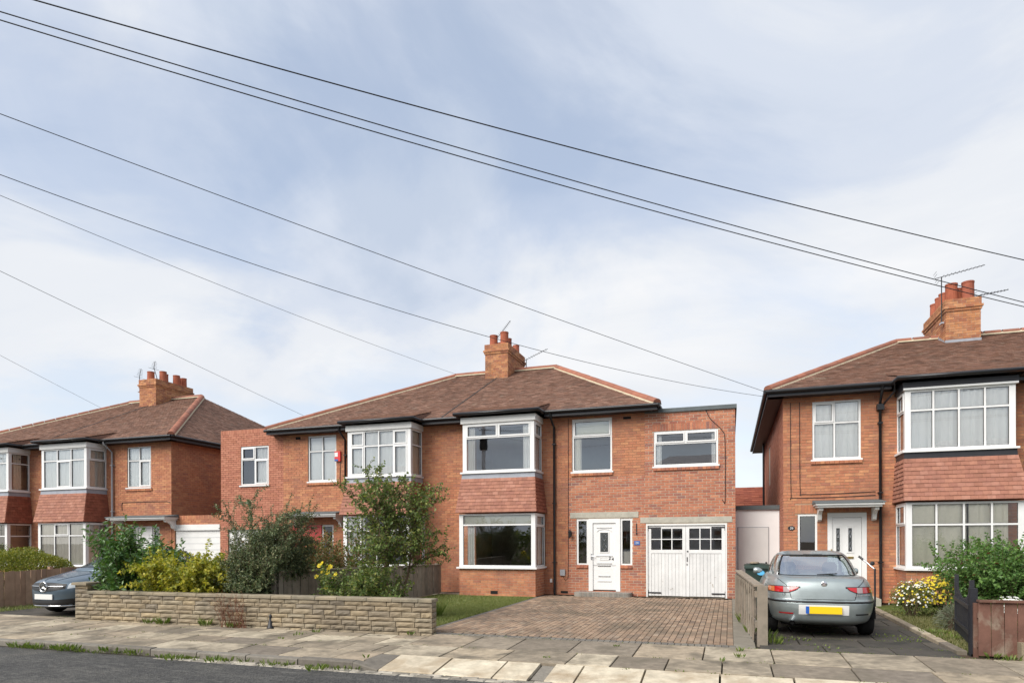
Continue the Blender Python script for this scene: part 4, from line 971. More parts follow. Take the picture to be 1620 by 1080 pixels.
# ---- number 26 ------------------------------------------------------------------
YC, XC, WC, DC = 18.6, 7.08, 5.74, .08
ZC_ = lambda z: z + DC
h26 = semi('semi_detached_house', 'brick semi-detached house numbered 26 with the silver car on its drive', 3.9, YC)
plC = Pl(XC - WC, YC)
u = lambda x: x - (XC - WC)
hC = [(u(2.046), u(3.175), 3.68, 5.19), (u(1.689), u(2.154), 1.263, 2.272), (u(2.396), u(3.30), .2, 2.29), (u(4.05), u(6.15), 3.7, 5.15), (u(4.0), u(6.2), .93, 2.47)]
wall(h26, plC, 0, WC, 0, ZC_(5.25), hC, [(u(1.62), u(2.22), 2.29, 2.515), (u(2.3), u(3.5), 2.31, 2.45)])
wall(h26, Pl(XC - WC, YC + 11, 0, -1), 0, 11, 0, ZC_(5.25), [(4.2, 5.2, 3.5, 4.9)], brick='brick_pink')
window(h26, Pl(XC - WC, YC + 11, 0, -1), 4.2, 5.2, 3.5, 4.9, tr=.6)
shell(h26, XC - WC, XC, YC, 11, ZC_(5.26))
roof26, zr26 = semi_roof(h26, XC, -1, WC, YC, ZE + DC, 8.0, rl=1.95, fillet=False)
yaC = YC - .39; zeC = ZE + DC; gx = XC - 3.094; gX = XC - .867
eaves(h26, XC - WC - .39, gx - .19, yaC, YC, zeC); eaves(h26, gX + .19, XC, yaC, YC, zeC)
b = MB(); b.box(XC - WC - .405, yaC, zeC - .17, XC - WC - .38, YC + 11.4, zeC - .012); b.box(XC - WC - .38, yaC + .1, zeC - .16, XC - WC - .002, YC + 11.4, zeC - .145); b.build('fascia', 'dark_fascia', h26)
gutter_run(h26, [(XC - WC - .45, yaC - .05, zeC - .04), (gx - .2, yaC - .05, zeC - .04)], .054); gutter_run(h26, [(gX + .2, yaC - .05, zeC - .04), (XC, yaC - .05, zeC - .04)], .054)
gutter_run(h26, [(XC - WC - .45, yaC - .05, zeC - .04), (XC - WC - .45, YC + 11.4, zeC - .04)], .054)
cfr = dict(cols=(0, .25, .5, .75, 1), tr=.66)
bay(h26, gx, gX, YC, dz=DC, zroof=zr26, sides=(True, False), fascia_mat='dark_fascia', flash='dark_fascia', tile_side=HT,
    upper=dict(front=dict(curtains=[net(wv=14)], **cfr), side=dict(tr=.66, sash={(0, 1)}, curtains=[('curtain_grey', .2, .9, 0, 1, .2, 3)])),
    lower=dict(front=dict(curtains=[('curtain', 0, .53, 0, .98, .16, 5), ('curtain', .55, .9, 0, .98, .2, 5)], **cfr), side=dict(tr=.66, sash={(0, 1)}, curtains=[('net', .2, .5, 0, 1, .2, 2)])))
b = MB(); b.box(gx - .04, YC - .784 - .06, ZC_(5.083) - .0, gX + .04, YC - .74, ZC_(5.083) + .045); b.build('bay_head_trim', 'upvc', h26)
window(h26, plC, u(2.046), u(3.175), 3.68, 5.19, cols=(0, .46, 1), tr=.62, sash={(0, 1)}, o=-.02, sill=.02, curtains=[net(wv=8)])
brick_sill(h26, 2.0, 3.2, 3.64, YC)
window(h26, plC, u(1.689), u(2.154), 1.263, 2.272, o=-.02, sill=.04, name='side_light')
door_panels(h26, 'front_door', 2.396, 3.30, .2, 2.29, YC + .02, frame=.12, glass=[(2.60, 2.69, 1.30, 1.90), (2.88, 2.97, 1.30, 1.90)], mould=[(2.56, 2.73, 1.26, 1.96), (2.84, 3.01, 1.26, 1.96), (2.56, 3.01, .45, .95)])
b = MB(); b.box(2.47, YC - .03, 1.20, 2.50, YC + .02, 1.36); b.tube([(2.485, YC - .05, 1.27), (2.6, YC - .05, 1.27)], .011, 6); b.tube([(2.485, YC, 1.27), (2.485, YC - .05, 1.27)], .009, 6); b.box(2.75, YC + .0, 1.12, 3.0, YC + .02, 1.17); b.build('door_furniture', 'brass', h26)
canopy(h26, 2.06, 3.594, 2.47, YC, .6)
b = MB(); b.box(2.3, YC - .9, -.02, 3.45, YC - .0, .17); b.build('doorstep', 'concrete', h26)
b = MB(); n = 20; b.poly([(1.535 + .085 * math.cos(2 * math.pi * i / n), YC - .012, 1.91 + .06 * math.sin(2 * math.pi * i / n)) for i in range(n)]); b.grid([[(1.535 + .085 * math.cos(2 * math.pi * i / n), yy, 1.91 + .06 * math.sin(2 * math.pi * i / n)) for i in range(n)] for yy in (YC - .012, YC)], True); pq = b.build('number_plaque', 'iron', h26); put('number', text_mesh('26', .085, 'upvc', .002, 1, .2), Matrix.Translation((1.535, YC - .015, 1.91)) @ FACE_CAM, pq)
downpipe(h26, 3.6, YC, zeC - .06)
b = MB(); b.box(3.52, YC - .16, zeC - .62, 3.68, YC - .01, zeC - .48); b.build('rain_hopper', 'black_plastic', h26)
tube_obj('branch_pipe', [(gx - .2, YC - .75, zeC - .06), (gx - .2, YC - .7, zeC - .3), (3.66, YC - .1, zeC - .5)], .025, 'black_plastic', h26, 6)
tube_obj('downpipe', [(1.25, YC + 8.5, zeC - .1), (1.25, YC + 8.5, 2.5)], .04, 'black_plastic', h26)
for (x, dz) in ((1.52, 0), (1.74, .09)):
    tube_obj('cable', bez([(x, YC - .01, 5.2), (x, YC - .012, 4.0), (x + .01, YC - .012, 2.78 + dz), (x + .08, YC - .012, 2.70 + dz), (2.6, YC - .012, 2.70 + dz), (3.5, YC - .012, 2.73 + dz)], 6), .008, 'iron', h26, 5)
chimney(h26, 6.80, .46, YC + 4.75, YC + 7.1, 7.45, 8.98, [(6.80 + dx * .85, YC + 4.75 + dy, hh * .95, .165) for dx, dy, hh in ((-.25, .35, .60), (.27, .35, .62), (.0, .6, .5), (-.27, .95, .52), (-.27, 1.35, .52), (-.27, 1.9, .5), (.25, 1.2, .5))])
aerial('tall rooftop aerial on a mast at the corner of the chimney of number 26', (6.80 - .53, YC + 4.9, 8.3), 1.45, (1.15, 0, .22), 11)
aerial('small pale rooftop aerial on the far side of the chimney of number 26', (6.80 + .54, YC + 5.2, 8.6), .55, (.85, .2, .15), 9)
h28 = semi('semi_detached_house', 'brick semi-detached house beyond the chimney at the far right edge', 10, YC)
wall(h28, Pl(XC, YC), 0, WC, 0, ZC_(5.25), [(2.0, 3.4, 3.68, 5.0), (1.2, 3.4, .9, 2.4)])
window(h28, Pl(XC, YC), 2.0, 3.4, 3.68, 5.0, cols=(0, .5, 1), tr=.66, curtains=[net()]); window(h28, Pl(XC, YC), 1.2, 3.4, .9, 2.4, cols=(0, .33, .66, 1), tr=.66, curtains=[net()])
shell(h28, XC, XC + WC, YC, 11, ZC_(5.26)); semi_roof(h28, XC, 1, WC, YC, zeC, 8.0, rl=1.95, fillet=False)
eaves(h28, XC, XC + WC + .39, yaC, YC, zeC); gutter_run(h28, [(XC, yaC - .05, zeC - .04), (XC + WC + .45, yaC - .05, zeC - .04)], .054)

# ---- white annexe between 24 and 26, and the outbuilding behind it ------------------------
an = thing('side_annexe', 'white rendered flat-roofed annexe with a plain white door between the houses', 'annexe', (.75, 20, 0))
b = MB(); b.box(.155, 20.0, 0, 1.335, 24, 2.47); b.build('wall', 'render_white', an)
b = MB(); b.box(.15, 19.93, 2.47, 1.338, 24, 2.59); b.build('roof_edge', 'grey_felt', an)
b = MB(); b.box(.23, 19.975, .05, 1.04, 19.998, 1.955); dr = b.build('door', 'white_paint', an)
b = MB(); b.box(.205, 19.985, 1.957, 1.06, 19.999, 1.975); b.box(1.042, 19.985, .05, 1.06, 19.999, 1.957); b.box(.212, 19.985, .05, .228, 19.999, 1.957); b.build('door_gap', 'grey_plastic', dr)
b = MB(); b.lathe([(0, 0), (.025, .0), (.03, .03), (0, .05)], 0, 0, 10); put('knob', b.mesh('knob', 'iron'), Matrix.Translation((.98, 19.97, .95)) @ Matrix.Rotation(math.pi / 2, 4, 'X'), dr)
ob = thing('outbuilding', 'low building with rust red tiled roof seen in the gap behind the white annexe', 'outbuilding', (1, 29, 0))
b = MB(); b.box(-2, 27.3, 0, 4, 31, 2.6); b.build('wall', 'mortar_old', ob)
b = MB(); b.quad((-2.3, 27, 2.55), (4.3, 27, 2.55), (4.3, 29.2, 3.8), (-2.3, 29.2, 3.8)); b.quad((-2.3, 31.3, 2.55), (4.3, 31.3, 2.55), (4.3, 29.2, 3.8), (-2.3, 29.2, 3.8)); rf = b.build('roof', 'hung_tile_dark', ob)
piece_mat('red_tile', [(.20, .06, .04), (.26, .08, .05), (.30, .10, .06)], rough=.85)
t = MB(); tile_rows(t, (-2.3, 27, 2.56), (1, 0, 0), (0, 2.2, 1.25), (0, -1.25, 2.2), math.hypot(2.2, 1.25), lambda f: 0, lambda f: 6.6, gauge=.17, tw=.3); t.build('roof_tiles', 'red_tile', rf, kind='stuff')
# ------------------------------------------------------------------ garden wall, fences, gate
RW = random.Random(77)
piece_mat('wall_stone', [(.24, .195, .135), (.30, .24, .16), (.27, .23, .165), (.36, .285, .18), (.20, .17, .13), (.31, .255, .175)], how='obj', rough=.92, namt=.7, nscale=6, dirt=(.15, .125, .095), dirt_scale=.9, dirt_lo=.46, dirt_hi=.72, bscale=45, bstr=.7, bdist=.012)
piece_mat('wall_coping', [(.25, .21, .15), (.31, .26, .18), (.22, .19, .14)], how='obj', rough=.92, namt=.55, nscale=7, dirt=(.14, .13, .10), dirt_scale=2, dirt_lo=.5, dirt_hi=.7, bscale=45, bstr=.6, bdist=.01)
def stone_mesh(name, mat, w, h, d, rng, rough=.012):
    """rock-faced block: flat bed, pitched and uneven front (front is -y, origin at the back bottom middle)"""
    b = MB(); nx, nz = 4, 3; c = .008; rows = []
    for j in range(nz + 1):
        row = []
        for i in range(nx + 1):
            e = (i in (0, nx)) or (j in (0, nz)); y = -d + (0.010 if e else -rng.uniform(0, rough)); row.append((-w / 2 + w * i / nx, y, h * j / nz))
        rows.append(row)
    b.grid(rows)
    B = [(-w / 2, 0, 0), (w / 2, 0, 0), (w / 2, 0, h), (-w / 2, 0, h)]; Fq = [(-w / 2, -d + .01, 0), (w / 2, -d + .01, 0), (w / 2, -d + .01, h), (-w / 2, -d + .01, h)]
    for i in range(4): k = (i + 1) % 4; b.quad(Fq[i], B[i], B[k], Fq[k])
    return b.mesh(name, mat)
P0, P1 = Vector((-12.92, 9.99, 0)), Vector((-4.86, 10.20, 0)); wd = (P1 - P0).normalized(); wl = (P1 - P0).length; wrot = math.atan2(wd.y, wd.x)
gw = thing('garden_wall', 'low buff stone garden wall with taller end pier along the pavement', 'wall', P0)
b = MB(); n_ = Vector((-wd.y, wd.x, 0))
def on_wall(u, y, z): return P0 + wd * u + n_ * y + Vector((0, 0, z))
def wbox(b, u0, u1, y0, y1, z0, z1): b.hexa([on_wall(u0, y0, z0), on_wall(u1, y0, z0), on_wall(u1, y1, z0), on_wall(u0, y1, z0), on_wall(u0, y0, z1), on_wall(u1, y0, z1), on_wall(u1, y1, z1), on_wall(u0, y1, z1)])
wbox(b, .03, wl - .03, .055, .2, -.15, .53); wbox(b, .03, .3, .05, .26, -.15, .7)
plain_mat('wall_mortar', (.22, .19, .14), .95, .1, namt=.5, nscale=12)
b.build('core', 'wall_mortar', gw)
sc = {}
def stone(u0, u1, z0, z1, d=.1, mat='wall_stone', y=.1, name='stone', ro=0):
    w = round((u1 - u0 - .012) / .03) * .03; w = max(.05, w); h = round(z1 - z0 - .010, 3); key = (w, h, d, mat, RW.randrange(3))
    if key not in sc: sc[key] = stone_mesh(name, mat, w, h, d, RW)
    sx = (u1 - u0 - .012) / w
    p = on_wall((u0 + u1) / 2, y, z0 + .004)
    put(name, sc[key], Matrix.Translation(p) @ Matrix.Rotation(wrot + ro + RW.uniform(-.008, .008), 4, 'Z') @ Matrix.Scale(sx, 4, (1, 0, 0)), gw)
z = -.08; ri = 0
courses = [.10, .085, .095, .075, .10, .085, .09]
for h in courses:
    x = .0 if ri % 2 else -.13; 
    while x < wl - .02:
        w = RW.choice((.24, .3, .36, .42, .48, .3)); a, e = max(x, 0), min(x + w, wl)
        if wl - e < .1: e = wl
        if e - a > .06: stone(a, e, z, z + h)
        x = e if e == wl else x + w
    # return at the right-hand end: seen from the drive
    p = on_wall(wl - .1, .12, z + .004); key = ('ret', h)
    if key not in sc: sc[key] = stone_mesh('stone', 'wall_stone', .19, h - .01, .1, RW)
    put('stone', sc[key], Matrix.Translation(p) @ Matrix.Rotation(wrot + math.pi / 2, 4, 'Z'), gw)
    z += h; ri += 1
for k, (z0, z1) in enumerate(((.55, .64), (.64, .72))): stone(0, .34, z0, z1, y=.1); 
x = .36
while x < wl - .05:
    w = RW.choice((.45, .6, .5)); e = min(x + w, wl + .01)
    b = None; key = ('cop', round(e - x, 2))
    if key not in sc: sc[key] = slab_mesh('coping_stone', 'wall_coping', key[1] - .01, .27, .055, .012, .006, RW)
    p = on_wall((x + e) / 2, .115, .605); put('coping_stone', sc[key], Matrix.Translation(p) @ Matrix.Rotation(wrot + RW.uniform(-.01, .01), 4, 'Z'), gw); x = e
key = slab_mesh('coping_stone', 'wall_coping', .40, .34, .055, .012, .006, RW); put('coping_stone', key, Matrix.Translation(on_wall(.17, .12, .775)) @ Matrix.Rotation(wrot, 4, 'Z'), gw)
# small black cone-shaped marker against the wall
b = MB(); b.lathe([(.0, .0), (.072, .0), (.072, .012), (.055, .03), (.03, .17), (.022, .19), (.032, .21), (.032, .235), (.018, .255), (0, .26)], 0, 0, 12)
bo = bpy.data.objects.new('marker_cone', b.mesh('marker_cone', 'iron', True)); COL.objects.link(bo); bo.location = onZ(428, 993, zp(10)); tag(bo, 'small black cone marker standing against the stone garden wall', 'marker')

piece_mat('wood_weathered', [(.20, .165, .13), (.27, .225, .175), (.23, .19, .15), (.31, .265, .21), (.17, .145, .115)], how='obj', rough=.85, namt=.5, nscale=5, dirt=(.12, .11, .085), dirt_scale=3, dirt_lo=.55, dirt_hi=.75, bscale=25, bstr=.4)
piece_mat('wood_tan', [(.30, .19, .125), (.36, .235, .155), (.33, .21, .14), (.40, .27, .18), (.27, .175, .12)], how='obj', rough=.85, namt=.5, nscale=4, dirt=(.20, .125, .085), dirt_scale=3, dirt_lo=.55, dirt_hi=.75, bscale=25, bstr=.4)
piece_mat('wood_brown', [(.12, .06, .043), (.15, .075, .055), (.135, .07, .05)], how='obj', rough=.8, namt=.7, nscale=5, dirt=(.26, .21, .16), dirt_scale=3.2, dirt_lo=.53, dirt_hi=.70, bscale=25, bstr=.4)
def board_mesh(w, h, t, mat, top='flat', name='board'):
    b = MB(); b.hexa([(-w / 2, -t / 2, 0), (w / 2, -t / 2, 0), (w / 2, t / 2, 0), (-w / 2, t / 2, 0), (-w / 2 + .002, -t / 2 + .002, h), (w / 2 - .002, -t / 2 + .002, h), (w / 2 - .002, t / 2 - .002, h), (-w / 2 + .002, t / 2 - .002, h)]); return b.mesh(name, mat)
def board_fence(label, A, B, h0, h1, bw, gap, mat, side=1, posts=(), rails=(.2, .75), cap=False, jit=.01, z0=.02, post_h=.05, post_w=.09):
    A, B = Vector(A), Vector(B); d = (B - A); L_ = d.length; d.normalize(); rot = math.atan2(d.y, d.x); nrm = Vector((d.y, -d.x, 0)) * side
    t = thing('board_fence', label, 'fence', A)
    n = int(L_ / (bw + gap)); me = board_mesh(bw, 1, .018, mat)
    for i in range(n):
        u = (i + .5) * L_ / n; h = h0 + (h1 - h0) * u / L_ + RW.uniform(-jit, jit)
        put('board', me, Matrix.Translation(A + d * u + nrm * (.028 + (.008 if i % 2 else 0)) + Vector((0, 0, z0))) @ Matrix.Rotation(rot, 4, 'Z') @ Matrix.Rotation(RW.uniform(-.012, .012), 4, 'Y') @ Matrix.Scale(h - z0, 4, (0, 0, 1)), t)
    for f in rails:
        b = MB(); za, zb = h0 * f, h1 * f; q = [A, B]
        b.hexa([A - nrm * .03 + Vector((0, 0, za - .035)), B - nrm * .03 + Vector((0, 0, zb - .035)), B + nrm * .016 + Vector((0, 0, zb - .035)), A + nrm * .016 + Vector((0, 0, za - .035)), A - nrm * .03 + Vector((0, 0, za + .035)), B - nrm * .03 + Vector((0, 0, zb + .035)), B + nrm * .016 + Vector((0, 0, zb + .035)), A + nrm * .016 + Vector((0, 0, za + .035))]); b.build('rail', mat, t)
    if cap:
        b = MB(); u_ = Vector((0, 0, .03)); w_ = nrm * .06
        a, c = A + Vector((0, 0, h0)), B + Vector((0, 0, h1)); m0 = nrm * .02
        b.hexa([a - w_ + m0, c - w_ + m0, c + w_ + m0, a + w_ + m0, a - w_ + m0 + u_, c - w_ + m0 + u_, c + w_ + m0 + u_, a + w_ + m0 + u_]); b.build('capping', mat, t)
    for f in posts:
        p = A + d * (L_ * f) - nrm * .075; h = h0 + (h1 - h0) * f + post_h
        b = MB(); w = post_w / 2; b.box(-w, -w, -.2, w, w, h); put('post', b.mesh('post', mat), Matrix.Translation(p) @ Matrix.Rotation(rot, 4, 'Z'), t)
    return t
board_fence('weathered grey close-boarded fence behind the small tree', (-8.44, 10.72, 0), (-8.44, 18.3, 0), 1.0, .87, .125, .006, 'wood_weathered', 1, (.0, .33, .66, .99), cap=True)
board_fence('tan vertical board fence beside the grey blue car and golden hedge', (-16.95, 10.35, 0), (-16.95, 17.5, 0), .86, 1.05, .125, .004, 'wood_tan', 1, (.01, .3, .6, .99))
# fence between the two drives: square posts, rails and spaced boards
t = thing('post_and_rail_fence', 'weathered post and board fence between the block paving and the silver car', 'fence', (.47, 10.75, 0))
A, B = Vector((.44, 10.78, 0)), Vector((.19, 14.95, 0)); d = B - A; L_ = d.length; d.normalize(); rot = math.atan2(d.y, d.x); nr = Vector((-d.y, d.x, 0))
b = MB(); b.box(-.075, -.075, -.2, .075, .075, .90); put('post', b.mesh('post', 'wood_weathered'), Matrix.Translation(A + Vector((.03, -.02, 0))), t)
for u in (1.4, 2.8, 4.15): put('post', bpy.data.meshes['post.001'] if 0 else b.mesh('post', 'wood_weathered'), Matrix.Translation(A + d * u) @ Matrix.Scale(.95, 4, (0, 0, 1)), t)
for z in (.25, .72):
    b = MB(); a, c = A + nr * .03, B + nr * .03; b.hexa([a + Vector((0, 0, z)), c + Vector((0, 0, z)), c + nr * .04 + Vector((0, 0, z)), a + nr * .04 + Vector((0, 0, z)), a + Vector((0, 0, z + .09)), c + Vector((0, 0, z + .09)), c + nr * .04 + Vector((0, 0, z + .09)), a + nr * .04 + Vector((0, 0, z + .09))]); b.build('rail', 'wood_weathered', t)
b = MB(); a, c = A + Vector((-.02, .0, .885)), B + Vector((-.02, 0, .93)); w = nr * .07; uu = Vector((0, 0, .028)); b.hexa([a - w, c - w, c + w, a + w, a - w + uu, c - w + uu, c + w + uu, a + w + uu]); b.build('capping', 'wood_weathered', t)
me = board_mesh(.10, .85, .02, 'wood_weathered')
for i in range(11):
    u = .22 + i * .385
    put('board', me, Matrix.Translation(A + d * u + nr * .085 + Vector((0, 0, .03))) @ Matrix.Rotation(rot, 4, 'Z') @ Matrix.Rotation(RW.uniform(-.02, .02), 4, 'Y'), t)
# brown panel fence to the right of the gate, with a stone at its foot
bf = board_fence('brown stained board fence with peeling feet beside the black gate', (3.25, 10.62, 0), (7.5, 10.66, 0), .74, .74, .147, .0008, 'wood_brown', 1, (.0, .5, .99), cap=True, z0=.0, post_h=-.02, post_w=.06)
b = MB(); me = stone_mesh('foot_stone', 'wall_stone', .7, .24, .16, RW, .03); so = put('foot_stone', me, Matrix.Translation((4.05, 10.6, -.03)), None); tag(so, 'rough stone block at the foot of the brown board fence', 'stone')
# black gate standing open
gt = thing('garden_gate', 'open black timber gate with a scooped top at the flagged driveway', 'gate', (3.24, 10.75, 0))
b = MB(); b.box(3.19, 10.70, -.2, 3.28, 10.79, .92); b.build('gate_post', 'black_wood', gt) if 'black_wood' in MATS else None
plain_mat('black_wood', (.014, .015, .02), .5, .45, namt=.5, nscale=5, bscale=25, bstr=.3)
b.build('gate_post', 'black_wood', gt)
A, B = Vector((3.26, 10.85, .08)), Vector((3.60, 12.75, .08)); d = (B - A).normalized(); L_ = (B - A).length; rot = math.atan2(d.y, d.x)
for i in range(15):
    u = .06 + i * (L_ - .12) / 14; f = abs(i - 7) / 7; h = .62 + .26 * f ** 2 + (.06 if i in (0, 14) else 0); w = .075 if i in (0, 14) else .05
    put('pale', board_mesh(w, h, .022 if 0 < i < 14 else .06, 'black_wood', name='pale'), Matrix.Translation(A + d * u) @ Matrix.Rotation(rot, 4, 'Z'), gt)
for z in (.16, .52):
    b = MB(); nr = Vector((-d.y, d.x, 0)) * .02; a, c = A + Vector((0, 0, z)) + nr, B + Vector((0, 0, z)) + nr; uu = Vector((0, 0, .06)); b.hexa([a, c, c + nr, a + nr, a + uu, c + uu, c + nr + uu, a + nr + uu]); b.build('rail', 'black_wood', gt)
# handrail by the step of number 26
hr = thing('handrail', 'black metal handrail beside the front step of number 26', 'handrail', (3.24, 17.3, 0))
tube_obj('post', [(3.24, 17.3, 0), (3.24, 17.3, .92)], .022, 'iron', hr); tube_obj('rail', [(3.24, 17.3, .90), (2.99, 17.55, 1.17)], .02, 'steel', hr)
b = MB(); b.lathe([(0, -.02), (.05, -.01), (.05, .01), (0, .02)], 0, 0, 12); put('finial', b.mesh('finial', 'iron'), Matrix.Translation((3.2, 17.36, 1.04)) @ Matrix.Rotation(math.pi / 2, 4, 'X'), hr)
tube_obj('grip', [(3.03, 17.5, 1.12), (2.95, 17.58, 1.2)], .028, 'black_plastic', hr)
# wheelie bin
plain_mat('bin_green', (.022, .04, .032), .5, .4, namt=.3)
bn = thing('wheelie_bin', 'dark green wheeled bin with a blue sticker behind the fence between the drives', 'bin', (.62, 16.6, 0))
b = MB(); x, y = .62, 16.6
b.hexa([(x - .22, y - .26, .06), (x + .22, y - .26, .06), (x + .22, y + .24, .06), (x - .22, y + .24, .06), (x - .28, y - .34, .96), (x + .28, y - .34, .96), (x + .28, y + .30, .96), (x - .28, y + .30, .96)]); b.build('body', 'bin_green', bn)
b = MB(); rows = []
for yy, zz in ((-.38, .965), (-.36, 1.0), (-.15, 1.05), (.1, 1.06), (.33, 1.02)): rows.append([(x + u_, y + yy, zz - .04 * (u_ / .3) ** 2) for u_ in (-.30, -.15, 0, .15, .30)])
b.grid(rows); b.quad(*[(x + u_, y - .38, z_) for u_, z_ in ((-.3, .93), (.3, .93), (.3, .965), (-.3, .965))]); b.build('lid', 'bin_green', bn, smooth=True)
b = MB(); b.tube([(x - .24, y + .36, 1.02), (x + .24, y + .36, 1.02)], .018, 6); b.build('handle', 'black_plastic', bn)
b = MB(); b.poly([(x + .06 + .085 * math.cos(i * .524), y - .345 + .0, .84 + .06 * math.sin(i * .524)) for i in range(12)]); b.build('sticker', 'sticker_blue', bn)
for s in (-1, 1):
    b = MB(); b.tube([(x + s * .2, y + .27, .1), (x + s * .26, y + .27, .1)], .1, 14); b.build('wheel', 'black_plastic', bn)
b = MB(); b.lathe([(0, 0), (.1, 0), (.11, .015), (.09, .04), (0, .05)], 0, 0, 12); bl = put('bin_lid_stone', b.mesh('lid_stone', 'slab', True), Matrix.Translation((.55, 16.45, 1.045)), None); tag(bl, 'round stone weighing down the lid of the wheeled bin', 'stone')

# ------------------------------------------------------------------ plants
def leaf(b, p, d, n, L_, W_, cur, fold=.25):
    b.cur = cur; s = d.cross(n)
    if s.length < 1e-4: s = Vector((1, 0, 0))
    s.normalize(); nn = s.cross(d).normalized()
    m0 = p + d * (L_ * .5) - nn * (fold * W_); tip = p + d * L_ - Vector((0, 0, .12 * L_))
    l = p + d * (L_ * .45) + s * (W_ / 2); r = p + d * (L_ * .45) - s * (W_ / 2)
    k = len(b.v); b.v += [tuple(p), tuple(l), tuple(tip), tuple(r)]; b.f += [(k, k + 1, k + 2), (k, k + 2, k + 3)]; b.r += [cur, cur]; b.mi += [0, 0]
def rv(rng): 
    while True:
        v = Vector((rng.uniform(-1, 1), rng.uniform(-1, 1), rng.uniform(-1, 1)))
        if .05 < v.length < 1: return v.normalized()
class Grow:
    def __init__(s, seed, levels, leaf_L, leaf_W, leaf_step, leaf_level, tint=0.0, leaf_spread=.9, up=.35, bound=None):
        s.g = random.Random(seed); s.lv = levels; s.L, s.W, s.st, s.ll = leaf_L, leaf_W, leaf_step, leaf_level; s.w = MB(); s.f = MB(); s.sp = leaf_spread; s.up = up; s.bound = bound; s.tips = []
    def branch(s, p, d, length, lvl, rad):
        g = s.g; P_ = s.lv[lvl]; n = max(2, int(length / P_['step'])); pts = [p]; q = p.copy(); dd = d.normalized()
        for i in range(n):
            dd = (dd + rv(g) * P_['wob'] + Vector((0, 0, P_['grav'] * (i / n + .3)))).normalized(); q = q + dd * (length / n)
            if s.bound and not s.bound(q): break
            pts.append(q.copy()); f = (i + 1) / n
            if lvl + 1 < len(s.lv) and f > P_['start']:
                c = P_['kids']; k = int(c) + (1 if g.random() < c - int(c) else 0)
                for _ in range(k):
                    side = dd.cross(rv(g)).normalized(); a = g.uniform(*P_['ang'])
                    cd = dd * math.cos(a) + side * math.sin(a)
                    s.branch(q.copy(), cd, length * g.uniform(*P_['klen']) * (1.15 - .5 * f), lvl + 1, rad * .5)
        if len(pts) < 2: return
        s.w.tube(pts, [max(.0015, rad * (1 - .75 * i / (len(pts) - 1))) for i in range(len(pts))], 5 if lvl == 0 else 3, False)
        s.tips.append(pts[-1])
        if lvl >= s.ll:
            for a, c in zip(pts, pts[1:]):
                seg = (c - a); m_ = max(1, int(seg.length / s.st)); t = seg.normalized()
                for i in range(m_):
                    side = t.cross(rv(g)).normalized(); ld = (t * (1 - s.sp) + side * s.sp + Vector((0, 0, .15))).normalized()
                    nn = (Vector((0, 0, 1)) * s.up + rv(g)).normalized(); k = g.uniform(.65, 1.15)
                    leaf(s.f, a + seg * ((i + g.random()) / m_), ld, nn, s.L * k, s.W * k, g.random())
    def done(s, t, wood='bark', leafm='leaf_green'):
        s.w.build('stems', wood, t, kind='stuff') if 0 else s.w.build('stems', wood, t); s.f.build('foliage', leafm, t, kind='stuff')
plain_mat('bark', (.13, .095, .065), .9, .15, namt=.6, nscale=20, bscale=40, bstr=.6)
plain_mat('bark_red', (.17, .07, .045), .85, .2, namt=.5, nscale=15)
leaf_mat('leaf_tree', [(0.061, 0.105, 0.028), (0.096, 0.149, 0.035), (0.140, 0.201, 0.049), (0.079, 0.123, 0.035), (0.228, 0.263, 0.070), (0.105, 0.140, 0.052), (0.350, 0.350, 0.088)])
leaf_mat('leaf_laurel', [(0.038, 0.096, 0.025), (0.061, 0.140, 0.032), (0.096, 0.193, 0.042), (0.052, 0.114, 0.028), (0.175, 0.280, 0.070)], .2, .32, .5)
leaf_mat('leaf_yellow', [(.34, .33, .04), (.46, .40, .04), (.26, .28, .04), (.18, .22, .04), (.54, .46, .06)], .3)
leaf_mat('leaf_coton', [(0.051, 0.081, 0.043), (0.082, 0.119, 0.051), (0.119, 0.157, 0.066), (0.070, 0.095, 0.047), (0.189, 0.224, 0.107), (0.284, 0.261, 0.142)], .15)
leaf_mat('leaf_bronze', [(0.070, 0.123, 0.035), (0.123, 0.158, 0.044), (0.210, 0.123, 0.052), (0.280, 0.140, 0.061), (0.088, 0.140, 0.038)])
leaf_mat('leaf_hedge', [(.10, .13, .02), (.17, .19, .025), (.26, .25, .035), (.08, .11, .02), (.33, .30, .05)], .25)
leaf_mat('leaf_fuchsia', [(0.061, 0.131, 0.035), (0.096, 0.193, 0.049), (0.149, 0.263, 0.061), (0.079, 0.149, 0.038)])
leaf_mat('leaf_grey', [(.14, .16, .11), (.20, .21, .15), (.10, .13, .08)], .2)
leaf_mat('weed', [(.07, .12, .02), (.12, .17, .03), (.18, .22, .05), (.09, .13, .03)])
leaf_mat('weed_dead', [(.22, .12, .06), (.30, .17, .09), (.16, .09, .05)], .15)
leaf_mat('petal_yellow', [(.75, .58, .02), (.82, .66, .04), (.68, .50, .02)], .2)
leaf_mat('petal_white', [(.80, .80, .76), (.72, .72, .68), (.85, .84, .80)], .2)
leaf_mat('petal_red', [(.40, .03, .06), (.30, .02, .05)], .2)
def flower(b, p, n, r, rng, petals=5):
    n = n.normalized(); a = n.cross(Vector((.3, .2, 1))).normalized(); c = n.cross(a); ph = rng.uniform(0, 6); cur = rng.random()
    for i in range(petals):
        t = ph + i * 2 * math.pi / petals; e = a * math.cos(t) + c * math.sin(t); f = a * math.cos(t + 1.57) + c * math.sin(t + 1.57)
        leafp = [p, p + e * r * .6 + f * r * .38 + n * r * .15, p + e * r + n * r * .1, p + e * r * .6 - f * r * .38 + n * r * .15]
        k = len(b.v); b.v += [tuple(q) for q in leafp]; b.f.append((k, k + 1, k + 2, k + 3)); b.r.append(cur); b.mi.append(0)
